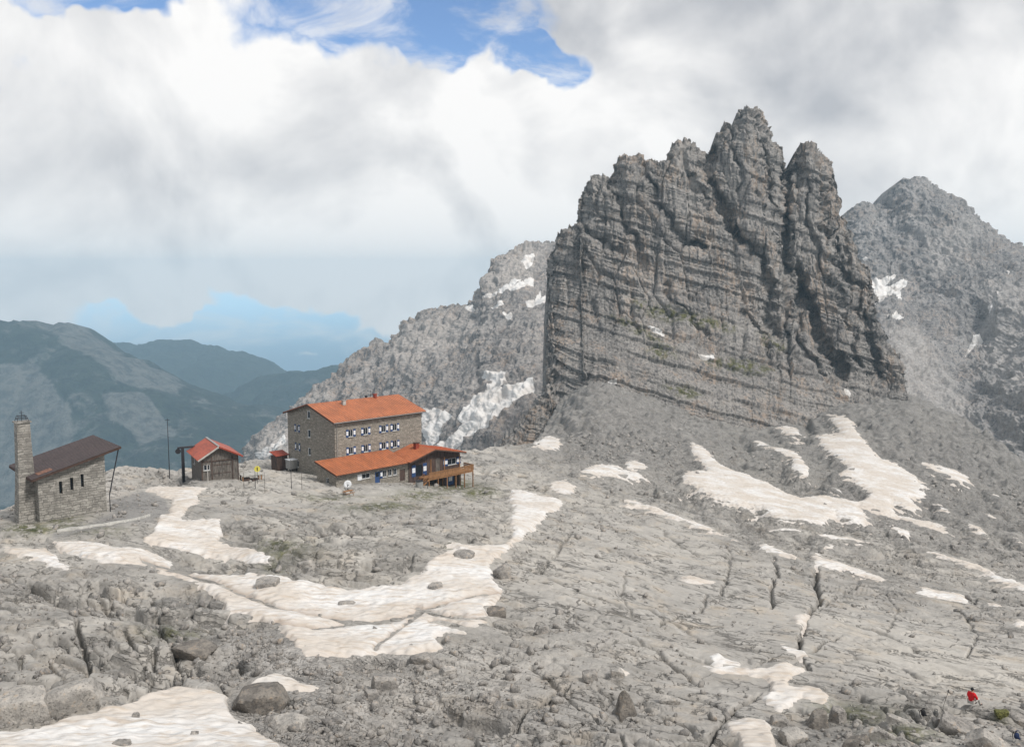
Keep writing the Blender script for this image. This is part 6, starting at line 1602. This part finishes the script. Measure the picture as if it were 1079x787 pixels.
off2 = W_.n('ShaderNodeVectorMath', {0: D, 1: tuple(Vector((0.45, 0, 0.8)) * 0.035)}, operation='ADD').outputs[0]
n1b = W_.n('ShaderNodeTexNoise', {'Vector': off, 'Scale': 6.5, 'Detail': 14, 'Roughness': 0.60, 'Distortion': 0.15}).outputs[0]
bl = [W_.n('ShaderNodeTexNoise', {'Vector': v_, 'Scale': 5.2, 'Detail': 7, 'Roughness': 0.50, 'Distortion': 0.3}).outputs[0] for v_ in (D, off2)]
puff = W_.math('SUBTRACT', bl[0], bl[1])                    # side of the billow that faces the light
n2_ = W_.n('ShaderNodeTexNoise', {'Vector': D, 'Scale': 1.6, 'Detail': 5, 'Roughness': 0.5}).outputs[0]
holes = None
for a_ in [(400,8,7.5,2.8,0.9),(465,28,4.5,2.4,0.9),(562,72,3.0,1.5,0.9),(110,-8,4.0,1.3,1.0),(250,366,7.0,1.3,0.9),(275,348,3.6,1.6,0.9)]:
    b_ = blob(*a_); holes = b_ if holes is None else W_.math('MAXIMUM', holes, b_)
# below the horizon there is only clear hazy air
cov = W_.math('SUBTRACT', W_.math('ADD', 0.98, W_.math('MULTIPLY', W_.math('SUBTRACT', n1, 0.5), 2.2)), W_.math('MULTIPLY', holes, 1.1))
cov = W_.math('SUBTRACT', cov, W_.math('MULTIPLY', W_.ramp(sp.outputs[2], -0.060, -0.105), 2.5))
cov = W_.ramp(cov, 0.16, 0.72)
wisp = W_.n('ShaderNodeTexNoise', {'Vector': W_.map(D, (1.0, 1.0, 2.6), (0, math.radians(25), 0)), 'Scale': 7.0, 'Detail': 9, 'Roughness': 0.62, 'Distortion': 0.8}).outputs[0]
cov = W_.math('MAXIMUM', cov, W_.math('MULTIPLY', W_.math('MULTIPLY', W_.ramp(wisp, 0.44, 0.70), 0.75), W_.ramp(sp.outputs[2], -0.10, -0.02)))
brt = None
for px, py, rx, ry, sft, k in [(590,175,9,6,1.0,0.26),(330,130,9,8,1.0,0.20),(60,90,9,10,1.0,0.14),(180,30,9,6,1.0,0.13),(1100,150,5.5,8,1.0,0.34),(480,290,9,4,1.0,0.0),(820,50,15,6,1.0,-0.06),(200,230,16,7,1.0,-0.06),(90,300,9,3,1.0,-0.02),(1000,60,8,4,1.0,-0.05),(430,330,8,3,1.0,-0.05),(500,70,3,2,1,0.2)]:
    if not k: continue
    b_ = W_.math('MULTIPLY', blob(px, py, rx, ry, sft), k); brt = b_ if brt is None else W_.math('ADD', brt, b_)
val = W_.math('ADD', W_.math('ADD', 0.55, brt), W_.math('ADD', W_.math('MULTIPLY', puff, 1.6), W_.math('MULTIPLY', W_.math('ADD', W_.math('SUBTRACT', n2_, 0.5), W_.math('MULTIPLY', W_.math('SUBTRACT', n1, 0.5), 0.9)), 0.35)))
val = W_.math('ADD', val, W_.math('MULTIPLY', W_.ramp(cov, 0.95, 0.3), 0.10))
val = W_.math('ADD', val, W_.math('MULTIPLY', W_.ramp(sp.outputs[2], 0.14, 0.0), 0.42))
cc = W_.mix(W_.ramp(val, 0.35, 0.95, smooth=False), (0.42, 0.43, 0.455), (0.83, 0.815, 0.80))
low = W_.mix(W_.ramp(sp.outputs[2], 0.0, -0.09), blue, (0.25, 0.38, 0.50))
final = W_.mix(cov, low, cc)
bg = W_.n('ShaderNodeBackground', {'Color': final, 'Strength': 1.0})
out = t.nodes.new('ShaderNodeOutputWorld'); t.links.new(bg.outputs[0], out.inputs[0])

ld = bpy.data.lights.new('sun', 'SUN'); ld.energy = 2.6; ld.angle = math.radians(10); ld.color = (1.0, 0.955, 0.90)
lo = bpy.data.objects.new('sun', ld); COL.objects.link(lo); lo.rotation_euler = (-SUN_DIR).to_track_quat('-Z', 'Y').to_euler(); lo.location = (50, -50, 100)

# the air
hm = bpy.data.materials.new('haze_air'); hm.use_nodes = True; ht = hm.node_tree; ht.nodes.clear()
pv = ht.nodes.new('ShaderNodeVolumePrincipled'); pv.inputs['Density'].default_value = HAZE_D
pv.inputs['Color'].default_value = (0.52, 0.79, 1.0, 1); pv.inputs['Anisotropy'].default_value = 0.0
ho = ht.nodes.new('ShaderNodeOutputMaterial'); ht.links.new(pv.outputs[0], ho.inputs['Volume'])
m = MB(); m.box(-5800, 5800, -2700, 5650, -1090, 175); hz_ = m.build('haze', hm); tag(hz_, 'pale blue air between the viewpoint and the far mountains', None, None, 'stuff')

cam = bpy.data.cameras.new('camera'); co_ = bpy.data.objects.new('camera', cam); COL.objects.link(co_)
cam.sensor_width = 36; cam.lens = 36 * FPX / 1079.0; cam.clip_start = 0.5; cam.clip_end = 40000
co_.location = (0, 0, 0); co_.rotation_euler = (math.pi / 2 - PITCH, 0, 0)
SC.camera = co_
SC.view_settings.view_transform = 'Standard'; SC.view_settings.look = 'None'; SC.view_settings.exposure = 0.35; SC.view_settings.gamma = 1
SC.cycles.max_bounces = 4; SC.cycles.diffuse_bounces = 2; SC.cycles.volume_bounces = 0; SC.cycles.transparent_max_bounces = 4
SC.cycles.use_denoising = True
